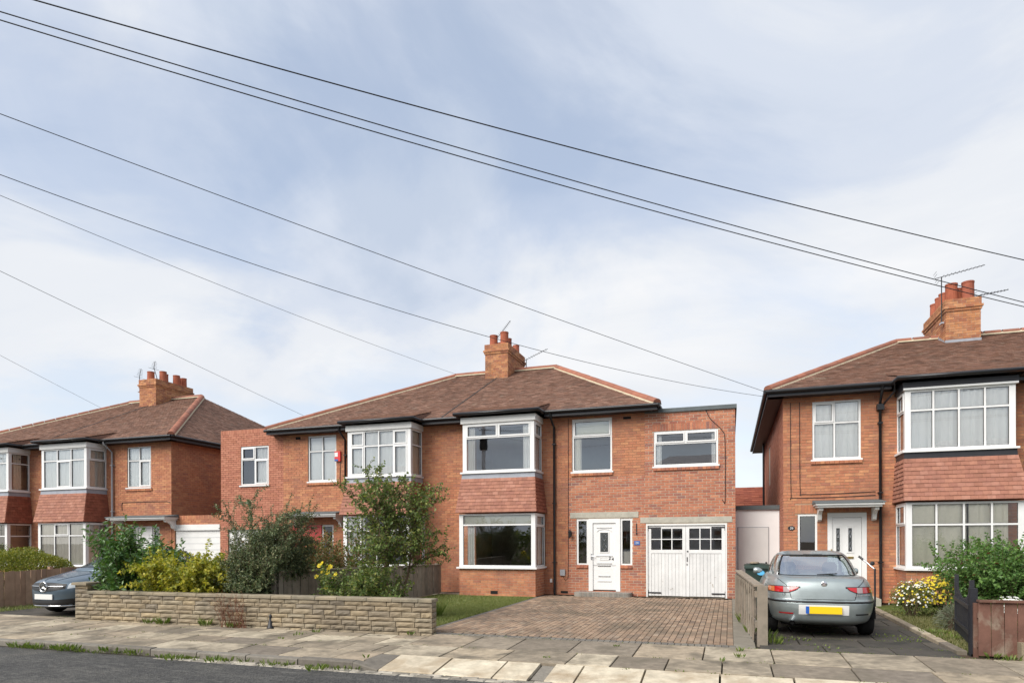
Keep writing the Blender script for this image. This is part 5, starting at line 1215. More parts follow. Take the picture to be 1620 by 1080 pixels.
LV = lambda step, wob, grav, start, kids, ang, klen: dict(step=step, wob=wob, grav=grav, start=start, kids=kids, ang=ang, klen=klen)

# small multi-stemmed tree by the lawn
t = thing('small_tree', 'small leafy garden tree with several thin trunks behind the stone wall', 'tree', (-6.5, 11.95, 0))
G = Grow(4, [LV(.14, .10, .04, .42, 2.1, (.45, 1.15), (.26, .44)), LV(.09, .14, .0, .15, 1.25, (.5, 1.1), (.4, .65)), LV(.07, .18, -.05, 1, 0, (0, 0), (0, 0))], .072, .042, .020, 1, up=.5, bound=lambda q: -7.6 < q.x < -5.3 and (q.z > 1.1 or abs(q.x + 6.5) < .4))
for i, (dx, dy, l_) in enumerate(((-.12, .0, 2.75), (.1, .05, 2.8), (.32, -.05, 2.4), (-.30, .1, 2.45), (.0, -.1, 2.9), (.42, .1, 2.05), (-.42, -.05, 2.0))):
    G.branch(Vector((-6.5 + dx * .35, 11.95 + dy, -.05)), Vector((dx, dy * 1.5, 1)), l_ * .9, 0, .034 if i < 3 else .024)
G.done(t, leafm='leaf_tree')
# laurel
t = thing('laurel_shrub', 'dark green upright laurel shrub over the left end of the stone wall', 'shrub', (-12.0, 10.95, 0))
G = Grow(9, [LV(.12, .10, .03, .15, .9, (.35, .8), (.35, .6)), LV(.09, .12, .08, 1, 0, (0, 0), (0, 0))], .125, .046, .019, 0, leaf_spread=.75, up=.8, bound=lambda q: q.x > -13.0 or q.y < 10.0 or q.z > 1.05)
for i in range(70):
    a = G.g.uniform(0, 6.28); r = G.g.random() ** .5
    G.branch(Vector((-12.3 + .62 * r * math.cos(a), 10.95 + .45 * r * math.sin(a), 0)), Vector((math.cos(a) * .42 * r, math.sin(a) * .3 * r, 1)), G.g.uniform(.95, 1.75) * (1.12 - .35 * r), 0, .012)
G.done(t, leafm='leaf_laurel')
# yellow variegated shrub
t = thing('yellow_shrub', 'yellow leaved shrub between the laurel and the dark arching shrub', 'shrub', (-10.75, 10.7, 0))
G = Grow(12, [LV(.10, .14, -.04, .15, 1.0, (.4, 1.0), (.35, .6)), LV(.08, .16, -.06, 1, 0, (0, 0), (0, 0))], .08, .052, .012, 0, up=.8, bound=lambda q: q.y > 10.28 or q.z > .66)
for i in range(70):
    a = G.g.uniform(0, 6.28); r = G.g.random() ** .5; G.branch(Vector((-10.75 + .62 * r * math.cos(a), 10.72 + .28 * r * math.sin(a), .0)), Vector((math.cos(a) * .55 * r, math.sin(a) * .4 * r - .1, 1)), G.g.uniform(.75, 1.32), 0, .006)
G.done(t, leafm='leaf_yellow')
# dark arching cotoneaster
t = thing('arching_shrub', 'large dark small leaved shrub with long arching stems spilling over the wall', 'shrub', (-9.3, 11.05, 0))
G = Grow(17, [LV(.11, .10, -.13, .10, 2.5, (.4, .95), (.20, .36)), LV(.07, .14, -.05, 1, 0, (0, 0), (0, 0))], .05, .022, .0115, 0, leaf_spread=.8, up=.4, bound=lambda q: not (q.y < 10.35 and q.z < .62 and q.y > 9.95) and q.y > 10.3 - .5 * max(0, .9 - q.z) and q.y < 11.7 and -9.9 - .3 * max(0, min(1, q.z - 1.2)) + .7 * noise.noise(q * 3.1) - .25 * (11 - q.y) * 0 + .9 * max(0, 10.9 - q.y) < q.x < -8.1 - .4 * max(0, 1.5 - q.z))
for i in range(150):
    a = G.g.uniform(0, 6.28); r = G.g.random() ** .5
    G.branch(Vector((-9.2 + .42 * r * math.cos(a), 11.0 + .35 * r * math.sin(a), .1)), Vector((math.cos(a) * .6 * r, math.sin(a) * .45 * r - .05, 1)), G.g.uniform(1.5, 2.75) * (1.12 - .2 * r), 0, .010)
for i in range(26):
    G.branch(Vector((-9.4 + G.g.uniform(-.6, .6), 10.75, .55)), Vector((G.g.uniform(-.5, .3), -.55, .55)), G.g.uniform(.7, 1.1), 0, .007)
G.done(t, leafm='leaf_coton')
# bronze-tipped shrub behind the grey fence
t = thing('bronze_shrub', 'low bushy shrub with bronze tips behind the grey board fence', 'shrub', (-9.2, 13.4, 0))
G = Grow(23, [LV(.12, .13, .0, .2, 1.2, (.4, 1.0), (.35, .55)), LV(.09, .15, -.03, 1, 0, (0, 0), (0, 0))], .07, .04, .016, 0, up=.6, bound=lambda q: q.x < -8.52)
for i in range(60):
    a = G.g.uniform(0, 6.28); r = G.g.random() ** .5; G.branch(Vector((-9.3 + .7 * r * math.cos(a), 13.6 + 1.0 * r * math.sin(a), 0)), Vector((math.cos(a) * .4 * r, math.sin(a) * .4 * r, 1)), G.g.uniform(1.0, 1.75), 0, .01)
G.done(t, leafm='leaf_bronze')
# green shrub under the tree
t = thing('spreading_shrub', 'spreading green shrub under the small tree in front of the grey fence', 'shrub', (-7.15, 11.4, 0))
G = Grow(29, [LV(.10, .14, -.05, .15, 1.1, (.4, 1.0), (.35, .55)), LV(.08, .15, -.03, 1, 0, (0, 0), (0, 0))], .07, .042, .016, 0, up=.6, bound=lambda q: q.x > -8.3)
for i in range(48):
    a = G.g.uniform(0, 6.28); r = G.g.random() ** .5; G.branch(Vector((-6.8 + .36 * r * math.cos(a), 11.4 + .4 * r * math.sin(a), 0)), Vector((math.cos(a) * .5 * r, math.sin(a) * .4 * r, 1)), G.g.uniform(.6, 1.15), 0, .008)
G.done(t, leafm='leaf_tree')
# yellow lilies
t = thing('yellow_flower_plant', 'tall yellow flowers on thin stems in front of the grey board fence', 'flowers', (-7.72, 11.25, 0))
g_ = random.Random(3); w = MB(); f = MB(); lf = MB()
for (dx, h) in ((-.08, 1.12), (.0, 1.17), (.05, 1.05), (.12, .98), (.2, .9), (-.12, .9), (.02, .68), (.1, 1.1), (.22, .94), (-.02, 1.0)):
    p = Vector((-7.72 + dx, 11.22 + g_.uniform(-.08, .08), h)); w.tube(bez([(-7.72 + dx * .3, 11.25, 0), (-7.72 + dx * .8, 11.24, h * .6), p], 4), .005, 4)
    flower(f, p, Vector((g_.uniform(-.5, .5), -1, g_.uniform(.2, .8))), .055, g_, 6)
for i in range(60): a = g_.uniform(0, 6.28); leaf(lf, Vector((-7.7 + g_.uniform(-.15, .15), 11.25 + g_.uniform(-.1, .1), g_.uniform(0, .3))), Vector((math.cos(a) * .4, math.sin(a) * .4, 1)).normalized(), rv(g_), g_.uniform(.25, .5), .025, g_.random())
w.build('stems', 'leaf_laurel', t); lf.build('foliage', 'weed', t, kind='stuff'); f.build('petals', 'petal_yellow', t, kind='stuff')
def tuft(b, c, n, h, spread, rng, w=.008):
    for i in range(n):
        a = rng.uniform(0, 6.28); r = rng.random() ** .5 * spread; p = Vector((c[0] + r * math.cos(a), c[1] + r * math.sin(a), c[2])); d = Vector((math.cos(a) * .5, math.sin(a) * .5, 1)).normalized()
        leaf(b, p, d, rv(rng), h * rng.uniform(.5, 1), w, rng.random())
b = MB(); tuft(b, (-6.0, 12.6, 0), 220, .42, .18, g_, .012); o = b.build('grass_tuft', 'weed'); tag(o, 'tuft of tall grass between the small tree and the lawn', 'grass')
# mounded bushes
def mound(b, c, r, n, L_, W_, rng, inner=.55):
    for i in range(n):
        v = rv(rng); 
        if v.z < -.2 and rng.random() < .6: v.z = -v.z
        k = rng.uniform(inner, 1.0) * (1 + .16 * noise.noise(v * 2.6 + Vector(c))); p = Vector((c[0] + v.x * r[0] * k, c[1] + v.y * r[1] * k, c[2] + max(-.95, v.z) * r[2] * k))
        leaf(b, p, (v + rv(rng) * .8).normalized(), rv(rng), L_ * rng.uniform(.6, 1.2), W_ * rng.uniform(.7, 1.1), rng.random())
def mound_flowers(b, c, r, n, fr, rng, front=True):
    for i in range(n):
        v = rv(rng)
        if v.z < -.1: v.z = abs(v.z)
        if front and v.y > .3: v.y = -v.y
        k = 1.02 * (1 + .16 * noise.noise(v * 2.6 + Vector(c))); flower(b, Vector((c[0] + v.x * r[0] * k, c[1] + v.y * r[1] * k, c[2] + v.z * r[2] * k)), v + Vector((0, -.3, .3)), fr * rng.uniform(.7, 1.2), rng)
def twigs(b, c, r, n, rng):
    for i in range(n):
        v = rv(rng); v.z = abs(v.z); b.tube([(c[0] + v.x * .1, c[1] + v.y * .1, 0), (c[0] + v.x * r[0] * .5, c[1] + v.y * r[1] * .5, c[2] + v.z * r[2] * .4), (c[0] + v.x * r[0] * .95, c[1] + v.y * r[1] * .95, c[2] + v.z * r[2] * .95)], [.012, .007, .003], 4, False)
def bush(name, label, c, r, n, L_, W_, lm, seed, fl=None, cat='shrub', inner=.5):
    rng = random.Random(seed); t = thing(name, label, cat, (c[0], c[1], 0)); f = MB(); w = MB(); mound(f, c, r, n, L_, W_, rng, inner); twigs(w, c, r, 40, rng)
    w.build('stems', 'bark', t); f.build('foliage', lm, t, kind='stuff')
    for (m_, k, fr) in (fl or []): q = MB(); mound_flowers(q, c, r, k, fr, rng); q.build('flowers', m_, t, kind='stuff')
    return t
bush('clipped_hedge', 'rounded golden green clipped hedge behind the tan board fence', (-18.75, 12.7, .55), (1.55, 1.5, .86), 26000, .06, .034, 'leaf_hedge', 31, cat='hedge', inner=.8)
bush('daisy_bush', 'bush covered in small white flowers beside the flagged driveway', (3.62, 15.6, .28), (.42, .5, .48), 3200, .05, .018, 'leaf_tree', 32, [('petal_white', 110, .022), ('petal_yellow', 50, .02)])
bush('yellow_flower_bush', 'rounded bush covered in small yellow flowers below the bay window', (4.35, 15.9, .34), (.66, .6, .56), 5200, .05, .02, 'leaf_tree', 33, [('petal_yellow', 400, .026)])
t = thing('fuchsia_bush', 'tall green bush with a few dark red flowers behind the brown fence', 'shrub', (5.05, 14.6, 0))
G = Grow(37, [LV(.12, .12, -.03, .15, 1.2, (.4, 1.0), (.3, .5)), LV(.08, .15, -.04, 1, 0, (0, 0), (0, 0))], .065, .042, .013, 0, up=.6)
for i in range(105):
    a = G.g.uniform(0, 6.28); r = G.g.random() ** .5; G.branch(Vector((5.1 + .6 * r * math.cos(a), 14.6 + .5 * r * math.sin(a), 0)), Vector((math.cos(a) * .5 * r, math.sin(a) * .4 * r, 1)), G.g.uniform(.75, 1.58), 0, .01)
fm = MB()
for p in G.g.sample(G.tips, 46): flower(fm, p + Vector((0, -.03, -.03)), Vector((0, -.5, -1)), .032, G.g)
G.done(t, leafm='leaf_fuchsia'); fm.build('flowers', 'petal_red', t, kind='stuff')
bush('white_flower_plant', 'low clump of white flowers just behind the brown board fence', (3.95, 11.6, .42), (.42, .25, .3), 1500, .06, .03, 'leaf_tree', 41, [('petal_white', 75, .04)], cat='flowers')
bush('low_hedge', 'low moss green hedge rising behind the brown board fence', (5.1, 11.3, .4), (1.0, .35, .42), 5000, .03, .016, 'leaf_hedge', 42, cat='hedge', inner=.8)
bush('lavender_clump', 'grey green lavender clump beside the black gate', (3.78, 13.4, .15), (.28, .4, .3), 1500, .11, .010, 'leaf_grey', 43, cat='shrub')
bush('garden_shrub', 'dark leafy shrub standing against the leaded bay window', (-23.9, 15.5, .6), (1.2, .9, 1.0), 5000, .06, .03, 'leaf_tree', 44)
# weeds
g_ = random.Random(66)
b = MB()
for i in range(60):
    x = g_.uniform(-11.5, -4.9); c = (x, g_.uniform(7.78, 7.88), -.16); tuft(b, c, g_.randrange(6, 26), g_.uniform(.05, .13), g_.uniform(.05, .18), g_, .018)
for (px, py) in ((30, 1022), (60, 1024), (100, 1027), (110, 1028), (170, 1028), (180, 1030), (210, 1033), (95, 1026), (340, 1046), (275, 1043), (500, 1060)):
    c = onZ(px, py, -.13); tuft(b, c, 26, .13, .13, g_, .03)
o = b.build('kerb_weeds', 'weed', kind='stuff'); o['label'] = 'green weeds growing in the gutter along the raised kerb'; o['category'] = 'weeds'
b = MB()
for (px, py, n, h, s_) in ((270, 985, 60, .22, .22), (262, 982, 30, .2, .15), (355, 985, 50, .25, .2), (380, 990, 40, .2, .2), (500, 1000, 14, .1, .12), (470, 1004, 16, .08, .2), (655, 1002, 20, .1, .1), (445, 1010, 10, .06, .08), (580, 1040, 12, .08, .06), (1140, 1046, 10, .09, .05), (1170, 1040, 14, .12, .05), (1172, 1030, 10, .1, .05), (1185, 985, 60, .3, .2), (1190, 1000, 40, .2, .12), (1214, 1010, 40, .24, .1), (1222, 1018, 50, .22, .12), (1250, 1012, 30, .07, .3), (1300, 1022, 20, .05, .2), (1480, 1002, 90, .12, .22), (1500, 1010, 60, .12, .2), (1410, 1008, 30, .05, .3), (1440, 1014, 20, .05, .2), (1570, 1040, 26, .12, .1), (1600, 1045, 26, .12, .1), (975, 1022, 8, .06, .05), (865, 1040, 8, .05, .04), (1310, 1028, 12, .05, .2)):
    c = onZ(px, py, -.01)
    if px < 690: c.y = min(c.y, 9.93 + (c.x + 12.9) * .026); s_ *= .5
    tuft(b, c, n, h, s_, g_, .022)
for i in range(420):                                   # moss and seedlings along the joints
    y = g_.choice((8.5, 9.27, 10.3, 10.3, 8.62, 9.16, 9.75)); x = g_.uniform(-14, 6)
    if (y in (8.62, 9.16, 9.75)) != (x < -4.85) and y != 10.3: continue
    tuft(b, (x, y + g_.uniform(-.01, .01), zp(y) - .02), g_.randrange(3, 9), g_.uniform(.025, .06), .06, g_, .014)
for i in range(200): tuft(b, (g_.uniform(.5, 3.0), g_.choice((10.33, 10.93, 11.68, 12.28, 13.18, 13.78)) + g_.uniform(-.01, .01), -.02), g_.randrange(3, 9), g_.uniform(.02, .06), .07, g_, .014)
o = b.build('paving_weeds', 'weed', kind='stuff'); o['label'] = 'small green weeds sprouting from paving joints and wall bases'; o['category'] = 'weeds'
t = thing('dead_weed', 'dry reddish brown weed leaning against the stone garden wall', 'weed', (-8.85, 9.98, 0))
G = Grow(51, [LV(.08, .12, .0, .3, 1.0, (.4, .9), (.3, .5)), LV(.06, .15, 0, 1, 0, (0, 0), (0, 0))], .025, .010, .03, 0)
for i in range(34): G.branch(Vector((-8.85 + G.g.uniform(-.3, .3), 9.98, -.02)), Vector((G.g.uniform(-.45, .3), -.12, 1)), G.g.uniform(.25, .66), 0, .005)
G.done(t, 'bark_red', 'weed_dead')
# ------------------------------------------------------------------ cars
def paint(name, col):
    m, N, L, b, _ = new_mat(name)
    c = mixc(N, L, col, ramp_node(N, L, noise_node(N, L, 3.5, 5, .65, pos_vec(N)), [(.35, .82, .82, .80), (.65, 1.08, 1.08, 1.08)]), .5, 'MULTIPLY')
    L.new(c, b.inputs['Base Color']); b.inputs['Metallic'].default_value = .55; b.inputs['Roughness'].default_value = .40
    b.inputs['Coat Weight'].default_value = .6; b.inputs['Coat Roughness'].default_value = .08
    fl = noise_node(N, L, 900, 2, .5, pos_vec(N)); bump(N, L, b, fl, .03, .001)
paint('paint_silver', (.31, .355, .36)); paint('paint_bluegrey', (.095, .135, .175))
plain_mat('tyre', (.018, .018, .018), .85, .2, namt=.4); plain_mat('trim_black', (.015, .015, .016), .45, .4); plain_mat('rubber', (.01, .01, .01), .7, .3)
plain_mat('light_red', (.42, .012, .015), .12, .6, coat=.6); plain_mat('light_amber', (.55, .16, .05), .12, .6, coat=.6); plain_mat('light_clear', (.34, .27, .27), .12, .6, coat=.6)
plain_mat('plate_yellow', (.78, .52, .01), .45, .4, namt=.05); plain_mat('plate_white', (.66, .66, .64), .45, .4, namt=.05); plain_mat('plate_blue', (.01, .09, .42), .45, .4)
plain_mat('seat', (.025, .027, .032), .9, .1); plain_mat('chrome', (.75, .76, .78), .12, .5, metal=1, namt=.05); plain_mat('lamp_glass', (.55, .60, .64), .08, .7, coat=1, namt=.3, nscale=12)
plain_mat('car_underside', (.008, .008, .008), .95, .1)
def lerp_tab(tab, z):
    if z <= tab[0][0]: return tab[0][1]
    for (a, b), (c, d) in zip(tab, tab[1:]):
        if z <= c: t = (z - a) / (c - a); return b + (d - b) * t
    return tab[-1][1]
def smooth_tab(tab, z):
    """monotone-ish cubic through the table"""
    n = len(tab)
    if z <= tab[0][0]: return tab[0][1]
    if z >= tab[-1][0]: return tab[-1][1]
    i = max(k for k in range(n - 1) if tab[k][0] <= z)
    x0, y0 = tab[i]; x1, y1 = tab[i + 1]; t = (z - x0) / (x1 - x0); h = x1 - x0
    def sl(k):
        if k <= 0 or k >= n - 1: return 0 if k <= 0 else (tab[-1][1] - tab[-2][1]) / (tab[-1][0] - tab[-2][0])
        a = (tab[k][1] - tab[k - 1][1]) / (tab[k][0] - tab[k - 1][0]); b = (tab[k + 1][1] - tab[k][1]) / (tab[k + 1][0] - tab[k][0])
        return 0 if a * b <= 0 else 2 * a * b / (a + b)
    m0, m1 = sl(i), sl(i + 1)
    return (2 * t ** 3 - 3 * t ** 2 + 1) * y0 + (t ** 3 - 2 * t ** 2 + t) * h * m0 + (-2 * t ** 3 + 3 * t ** 2) * y1 + (t ** 3 - t ** 2) * h * m1
class Car:
    """a saloon built as stacked plan outlines; local y runs from the tail (0) to the nose"""
    def __init__(s, W, R_, Fr, nr, nf): s.W, s.R, s.F, s.nr, s.nf = W, R_, Fr, nr, nf
    def dims(s, z): return smooth_tab(s.W, z), smooth_tab(s.R, z), smooth_tab(s.F, z)
    def ring(s, z, n=56, mid=2.1):
        w, r, f = s.dims(z); out = []
        for k in range(n):
            t = 2 * math.pi * k / n; c, q = math.cos(t), math.sin(t); e = s.nf if q > 0 else s.nr
            x = w * math.copysign(abs(c) ** (2 / e), c); y = mid + ((f - mid) if q > 0 else (mid - r)) * math.copysign(abs(q) ** (2 / e), q); out.append((x, y, z))
        return out
    def tail_y(s, x, z, mid=2.1):
        w, r, f = s.dims(z); k = min(1, abs(x) / w); return mid - (mid - r) * (1 - k ** s.nr) ** (1 / s.nr)
    def nose_y(s, x, z, mid=2.1):
        w, r, f = s.dims(z); k = min(1, abs(x) / w); return mid + (f - mid) * (1 - k ** s.nf) ** (1 / s.nf)
def patch(b, fy, top, bot, x0, x1, off, n=14, m_=4):
    """grid on the tail or nose between two z(x) curves"""
    rows = []
    for j in range(m_ + 1):
        row = []
        for i in range(n + 1):
            x = x0 + (x1 - x0) * i / n; z = bot(x) + (top(x) - bot(x)) * j / m_; row.append((x, fy(x, z) + off, z))
        rows.append(row)
    b.grid(rows)
def build_car(name, label, car, cabin, T, paintm, wheels_y, wheel_r=.305, track=.74, glass_open=True):
    base = T @ Vector((0, 2.1, 0)); t = thing(name, label, 'car', base)
    def make(b, nm, mat, parent=t, smooth=True, merge=True):
        b.v = [tuple(T @ Vector(v)) for v in b.v]; return b.build(nm, mat, parent, smooth=smooth, merge=merge)
    zs = [car.W[0][0] + (car.W[-1][0] - car.W[0][0]) * i / 44 for i in range(45)]
    rings = [car.ring(z) for z in zs]; b = MB(); n = len(rings[0])
    def in_arch(p): return any((p[1] - wy) ** 2 + (p[2] - wheel_r) ** 2 < (wheel_r + .045) ** 2 for wy in wheels_y) and abs(p[0]) > .55
    for i in range(len(rings) - 1):
        for j in range(n):
            k = (j + 1) % n; q = [rings[i][j], rings[i][k], rings[i + 1][k], rings[i + 1][j]]; c = [sum(p[d] for p in q) / 4 for d in range(3)]
            if in_arch(c): continue
            b.quad(*q)
    b.poly(rings[-1]); body = make(b, 'body', paintm)
    b = MB(); b.poly([(x * .93, y, .24) for x, y, z in car.ring(.24)]); b.box(-.6, .5, .18, .6, 3.9, .4); make(b, 'underbody', 'car_underside', smooth=False, merge=False)
    for wy in wheels_y:
        for s in (-1, 1):
            b = MB(); arc = []
            for k in range(13): a = math.pi * (k / 12); arc.append((s * (track + .10), wy + math.cos(a) * (wheel_r + .05), wheel_r + math.sin(a) * (wheel_r + .05)))
            b.grid([arc, [(s * (track - .25), y, z) for x, y, z in arc]]); make(b, 'wheel_arch', 'car_underside', merge=False)
            w = MB(); prof = [(-.10, .20), (-.095, .285), (-.07, wheel_r), (.07, wheel_r), (.095, .285), (.10, .20)]
            w.grid([[(s * track + px, wy + math.cos(a) * r, wheel_r + math.sin(a) * r) for a in (2 * math.pi * k / 28 for k in range(28))] for px, r in prof], True); tr = make(w, 'wheel', 'tyre', merge=False)
            w = MB(); 
            w.grid([[(s * (track + px), wy + math.cos(a) * r, wheel_r + math.sin(a) * r) for a in (2 * math.pi * k / 28 for k in range(28))] for px, r in ((.09, .2), (.05, .19), (.04, .05), (.07, .0))], True); make(w, 'rim', 'steel', tr, merge=False)
    # cabin: pillars and roof painted, the rest glass
    zc = [cabin.W[0][0] + (cabin.W[-1][0] - cabin.W[0][0]) * i / 24 for i in range(25)]; rc = [cabin.ring(z, 80, 2.0) for z in zc]; n = 80
    P_ = MB(); G_ = {'rear_window': MB(), 'windscreen': MB(), 'side_window': MB()}; tr_ = MB()
    z0, z1 = cabin.glass
    for i in range(len(rc) - 1):
        zm = (zc[i] + zc[i + 1]) / 2
        for j in range(n):
            k = (j + 1) % n; q = [rc[i][j], rc[i][k], rc[i + 1][k], rc[i + 1][j]]; a = (j + .5) * 360 / n
            kind = None
            if z0 < zm < z1:
                if 218 < a < 322: kind = 'rear_window'
                elif 40 < a < 140: kind = 'windscreen'
                elif (a < 30 or a > 334 or 150 < a < 206) and not (3 < a < 8 or 172 < a < 177): kind = 'side_window'
            (G_[kind] if kind else P_).quad(*q)
    P_.poly(rc[-1]); make(P_, 'roof', paintm)
    for k_, g in G_.items(): make(g, k_, 'car_glass')
    # rubber surround of the rear window
    b = MB()
    jj = [j for j in range(n + 1) if 218 <= j * 360 / n <= 322]; iz = [i for i in range(len(zc)) if z0 - .01 <= zc[i] <= z1 + .012]
    path = [Vector(rc[iz[0]][j % n]) for j in jj] + [Vector(rc[i][jj[-1] % n]) for i in iz] + [Vector(rc[iz[-1]][j % n]) for j in reversed(jj)] + [Vector(rc[i][jj[0] % n]) for i in reversed(iz)]
    b.tube([p + Vector((0, -.004, .002)) for p in path], .012, 5, False); make(b, 'window_seal', 'rubber', merge=False)
    # inside
    b = MB(); b.box(-.62, .75, .85, .62, 1.35, .955); make(b, 'parcel_shelf', 'seat', smooth=False, merge=False)
    def seat(x, y, w, h, hd):
        b = MB(); b.hexa([(x - w / 2, y, .45), (x + w / 2, y, .45), (x + w / 2, y + .16, .45), (x - w / 2, y + .16, .45), (x - w / 2 * .85, y - .10, h), (x + w / 2 * .85, y - .10, h), (x + w / 2 * .85, y, h), (x - w / 2 * .85, y, h)])
        sx = make(b, 'seat', 'seat', smooth=False, merge=False)
        b = MB(); rows = []
        for zz, k in ((h + .015, .75), (h + .04, 1), (h + hd * .7, 1), (h + hd, .7)): rows.append([(x + .13 * k * math.copysign(abs(math.cos(a)) ** .6, math.cos(a)), y - .05 + .05 * k * math.copysign(abs(math.sin(a)) ** .6, math.sin(a)), zz) for a in (2 * math.pi * q / 16 for q in range(16))])
        b.grid(rows, True); b.poly(rows[-1]); make(b, 'headrest', 'seat', sx, merge=False)
    for x in (-.36, .36): seat(x, 2.15, .5, .98, .2); seat(x, 1.38, .55, .92, .12)
    b = MB(); b.box(-.68, 2.75, .8, .68, 3.1, .97); make(b, 'dashboard', 'seat', smooth=False, merge=False)
    return t, make, body
# ---- silver saloon seen from behind
car = Car([(.20, .70), (.26, .785), (.34, .825), (.45, .855), (.56, .868), (.62, .868), (.70, .862), (.80, .842), (.88, .815), (.94, .775), (.975, .735), (.99, .69)],
          [(.20, .34), (.235, .18), (.27, .085), (.31, .05), (.40, .02), (.52, .0), (.585, .0), (.605, .02), (.625, .075), (.70, .085), (.80, .10), (.88, .125), (.93, .155), (.965, .21), (.985, .30), (.99, .42)],
          [(.20, 4.25), (.35, 4.42), (.55, 4.40), (.68, 4.28), (.76, 4.0), (.84, 3.55), (.92, 3.1), (.99, 2.85)], 4.6, 3.6)
cabin = Car([(.93, .735), (1.0, .725), (1.10, .700), (1.20, .665), (1.28, .625), (1.34, .575), (1.385, .49), (1.405, .36)],
            [(.93, .60), (.985, .66), (1.06, .80), (1.16, 1.0), (1.26, 1.23), (1.325, 1.42), (1.37, 1.62), (1.405, 1.78)],
            [(.93, 3.15), (1.05, 2.9), (1.2, 2.6), (1.33, 2.35), (1.39, 2.2), (1.405, 2.1)], 3.1, 3.0)
cabin.glass = (.995, 1.325)
T = Matrix.Translation((1.43, 11.55, .0))
ct, mk, body = build_car('parked_car', 'silver saloon car with yellow rear number plate parked on the flagged drive', car, cabin, T, 'paint_silver', (.86, 3.45))
ty = car.tail_y
for s in (-1, 1):
    top = lambda x: .842 - .006 * abs(x); ib = .36
    bot = lambda x: .842 - .012 - .085 * min(1, max(0, (abs(x) - ib) / .16)) ** .6
    tp = lambda x: .835 - .022 * max(0, (abs(x) - .62) / .2) ** 2
    L0 = MB(); patch(L0, ty, tp, bot, s * .36, s * .50, -.010, 10); rl = mk(L0, 'tail_light', 'light_red', merge=False)
    for a, c, mt in ((.502, .590, 'light_clear'), (.592, .715, 'light_red'), (.717, .80, 'light_amber')):
        b = MB(); patch(b, ty, tp, bot, s * a, s * c, -.010, 8); mk(b, 'lens', mt, rl, merge=False)
    b = MB(); patch(b, ty, lambda x: tp(x) + .010, lambda x: bot(x) - .012, s * .335, s * .812, -.005, 22); mk(b, 'lamp_surround', 'chrome' if 0 else 'trim_black', rl, merge=False)
def tail_line(pts, r, nm, mat, parent=body, off=-.001):
    b = MB(); pp = []
    for (x0, z0), (x1, z1) in zip(pts, pts[1:]):
        for i in range(8): x, z = x0 + (x1 - x0) * i / 8, z0 + (z1 - z0) * i / 8; pp.append((x, ty(x, z) + off, z))
    x, z = pts[-1]; pp.append((x, ty(x, z) + off, z)); b.tube(pp, r, 5); return mk(b, nm, mat, parent, merge=False)
tail_line([(-.66, .955), (-.52, .84), (-.47, .64), (.47, .64), (.52, .84), (.66, .955)], .0045, 'boot_seam', 'seam')
tail_line([(-.80, .60), (-.4, .597), (.4, .597), (.80, .60)], .020, 'bumper_strip', 'trim_black', off=.004)
tail_line([(-.83, .622), (0, .622), (.83, .622)], .005, 'bumper_gap', 'seam', off=-.002)
b = MB(); patch(b, ty, lambda x: .555, lambda x: .395 + .0 * x, -.37, .37, -.004, 10); mk(b, 'plate_recess', 'plate_white', body, merge=False)
b = MB(); b.box(-.265, -.022, .415, .265, -.010, .53); pl_ = mk(b, 'number_plate', 'plate_yellow', ct, False, False)
b = MB(); b.box(-.2655, -.0235, .4145, -.215, -.009, .5305); mk(b, 'plate_band', 'plate_blue', pl_, False, False)
for x0, x1, mt in ((-.66, -.45, 'light_red'), (.47, .68, 'trim_black')):
    b = MB(); patch(b, ty, lambda x: .418, lambda x: .396, x0, x1, -.006, 8, 2); mk(b, 'bumper_reflector', mt, ct, merge=False)
b = MB(); 
for r0, z_ in ((.075, 0),):
    pass
yb_ = ty(.02, .885); b.grid([[(.02 + r * math.cos(a), yb_ + yo, .885 + r * math.sin(a)) for a in (2 * math.pi * k / 20 for k in range(20))] for r, yo in ((.048, 0), (.048, -.012), (.036, -.018), (.0, -.014))], True); bd_ = mk(b, 'badge', 'chrome', ct, merge=False)
b = MB(); yy = yb_ - .019
for k in range(2): b.box(.0 + k * .022, yy - .001, .865, .012 + k * .022, yy, .905)
mk(b, 'badge_emblem', 'light_clear', bd_, False, False)
put('lettering', text_mesh('156', .062, 'chrome', .002, 1.15, .15), T @ Matrix.Translation((-.57, ty(-.57, .70) - .006, .71)) @ FACE_CAM, ct)
b = MB()                                                   # small trim badge on the right, too worn to read
for i, x in enumerate([.47, .50, .525, .575, .60, .625, .65, .675, .70]): h = .018 if i < 3 else .011; b.box(x, ty(x, .70) - .006, .71 - h, x + (.016 if i < 3 else .014), ty(x, .70) + .01, .71 + h * .8)
mk(b, 'trim_badge', 'steel', ct, False, False)
b = MB(); b.tube([(-.47, -.03, .262), (-.47, .35, .262)], .042, 14, False); ex = mk(b, 'exhaust', 'chrome', ct, merge=False)
b = MB(); b.poly([(-.47 + .036 * math.cos(a), -.015, .262 + .034 * math.sin(a)) for a in (2 * math.pi * k / 14 for k in range(14))]); mk(b, 'exhaust_inside', 'car_underside', ex, merge=False)
for s in (-1, 1):
    b = MB(); rows = []
    for x_, k in ((.80, .3), (.86, .9), (.94, 1), (.97, .6)): rows.append([(s * x_, 2.85 + .06 * k * math.cos(a), .98 + .065 * k * math.sin(a)) for a in (2 * math.pi * q / 12 for q in range(12))])
    b.grid(rows, True); b.poly(rows[-1]); mk(b, 'door_mirror', 'paint_silver', ct, merge=False)
b = MB(); b.tube([(-.16, 1.49, 1.335), (.16, 1.49, 1.335)], .012, 6); mk(b, 'brake_lamp', 'trim_black', ct, merge=False)
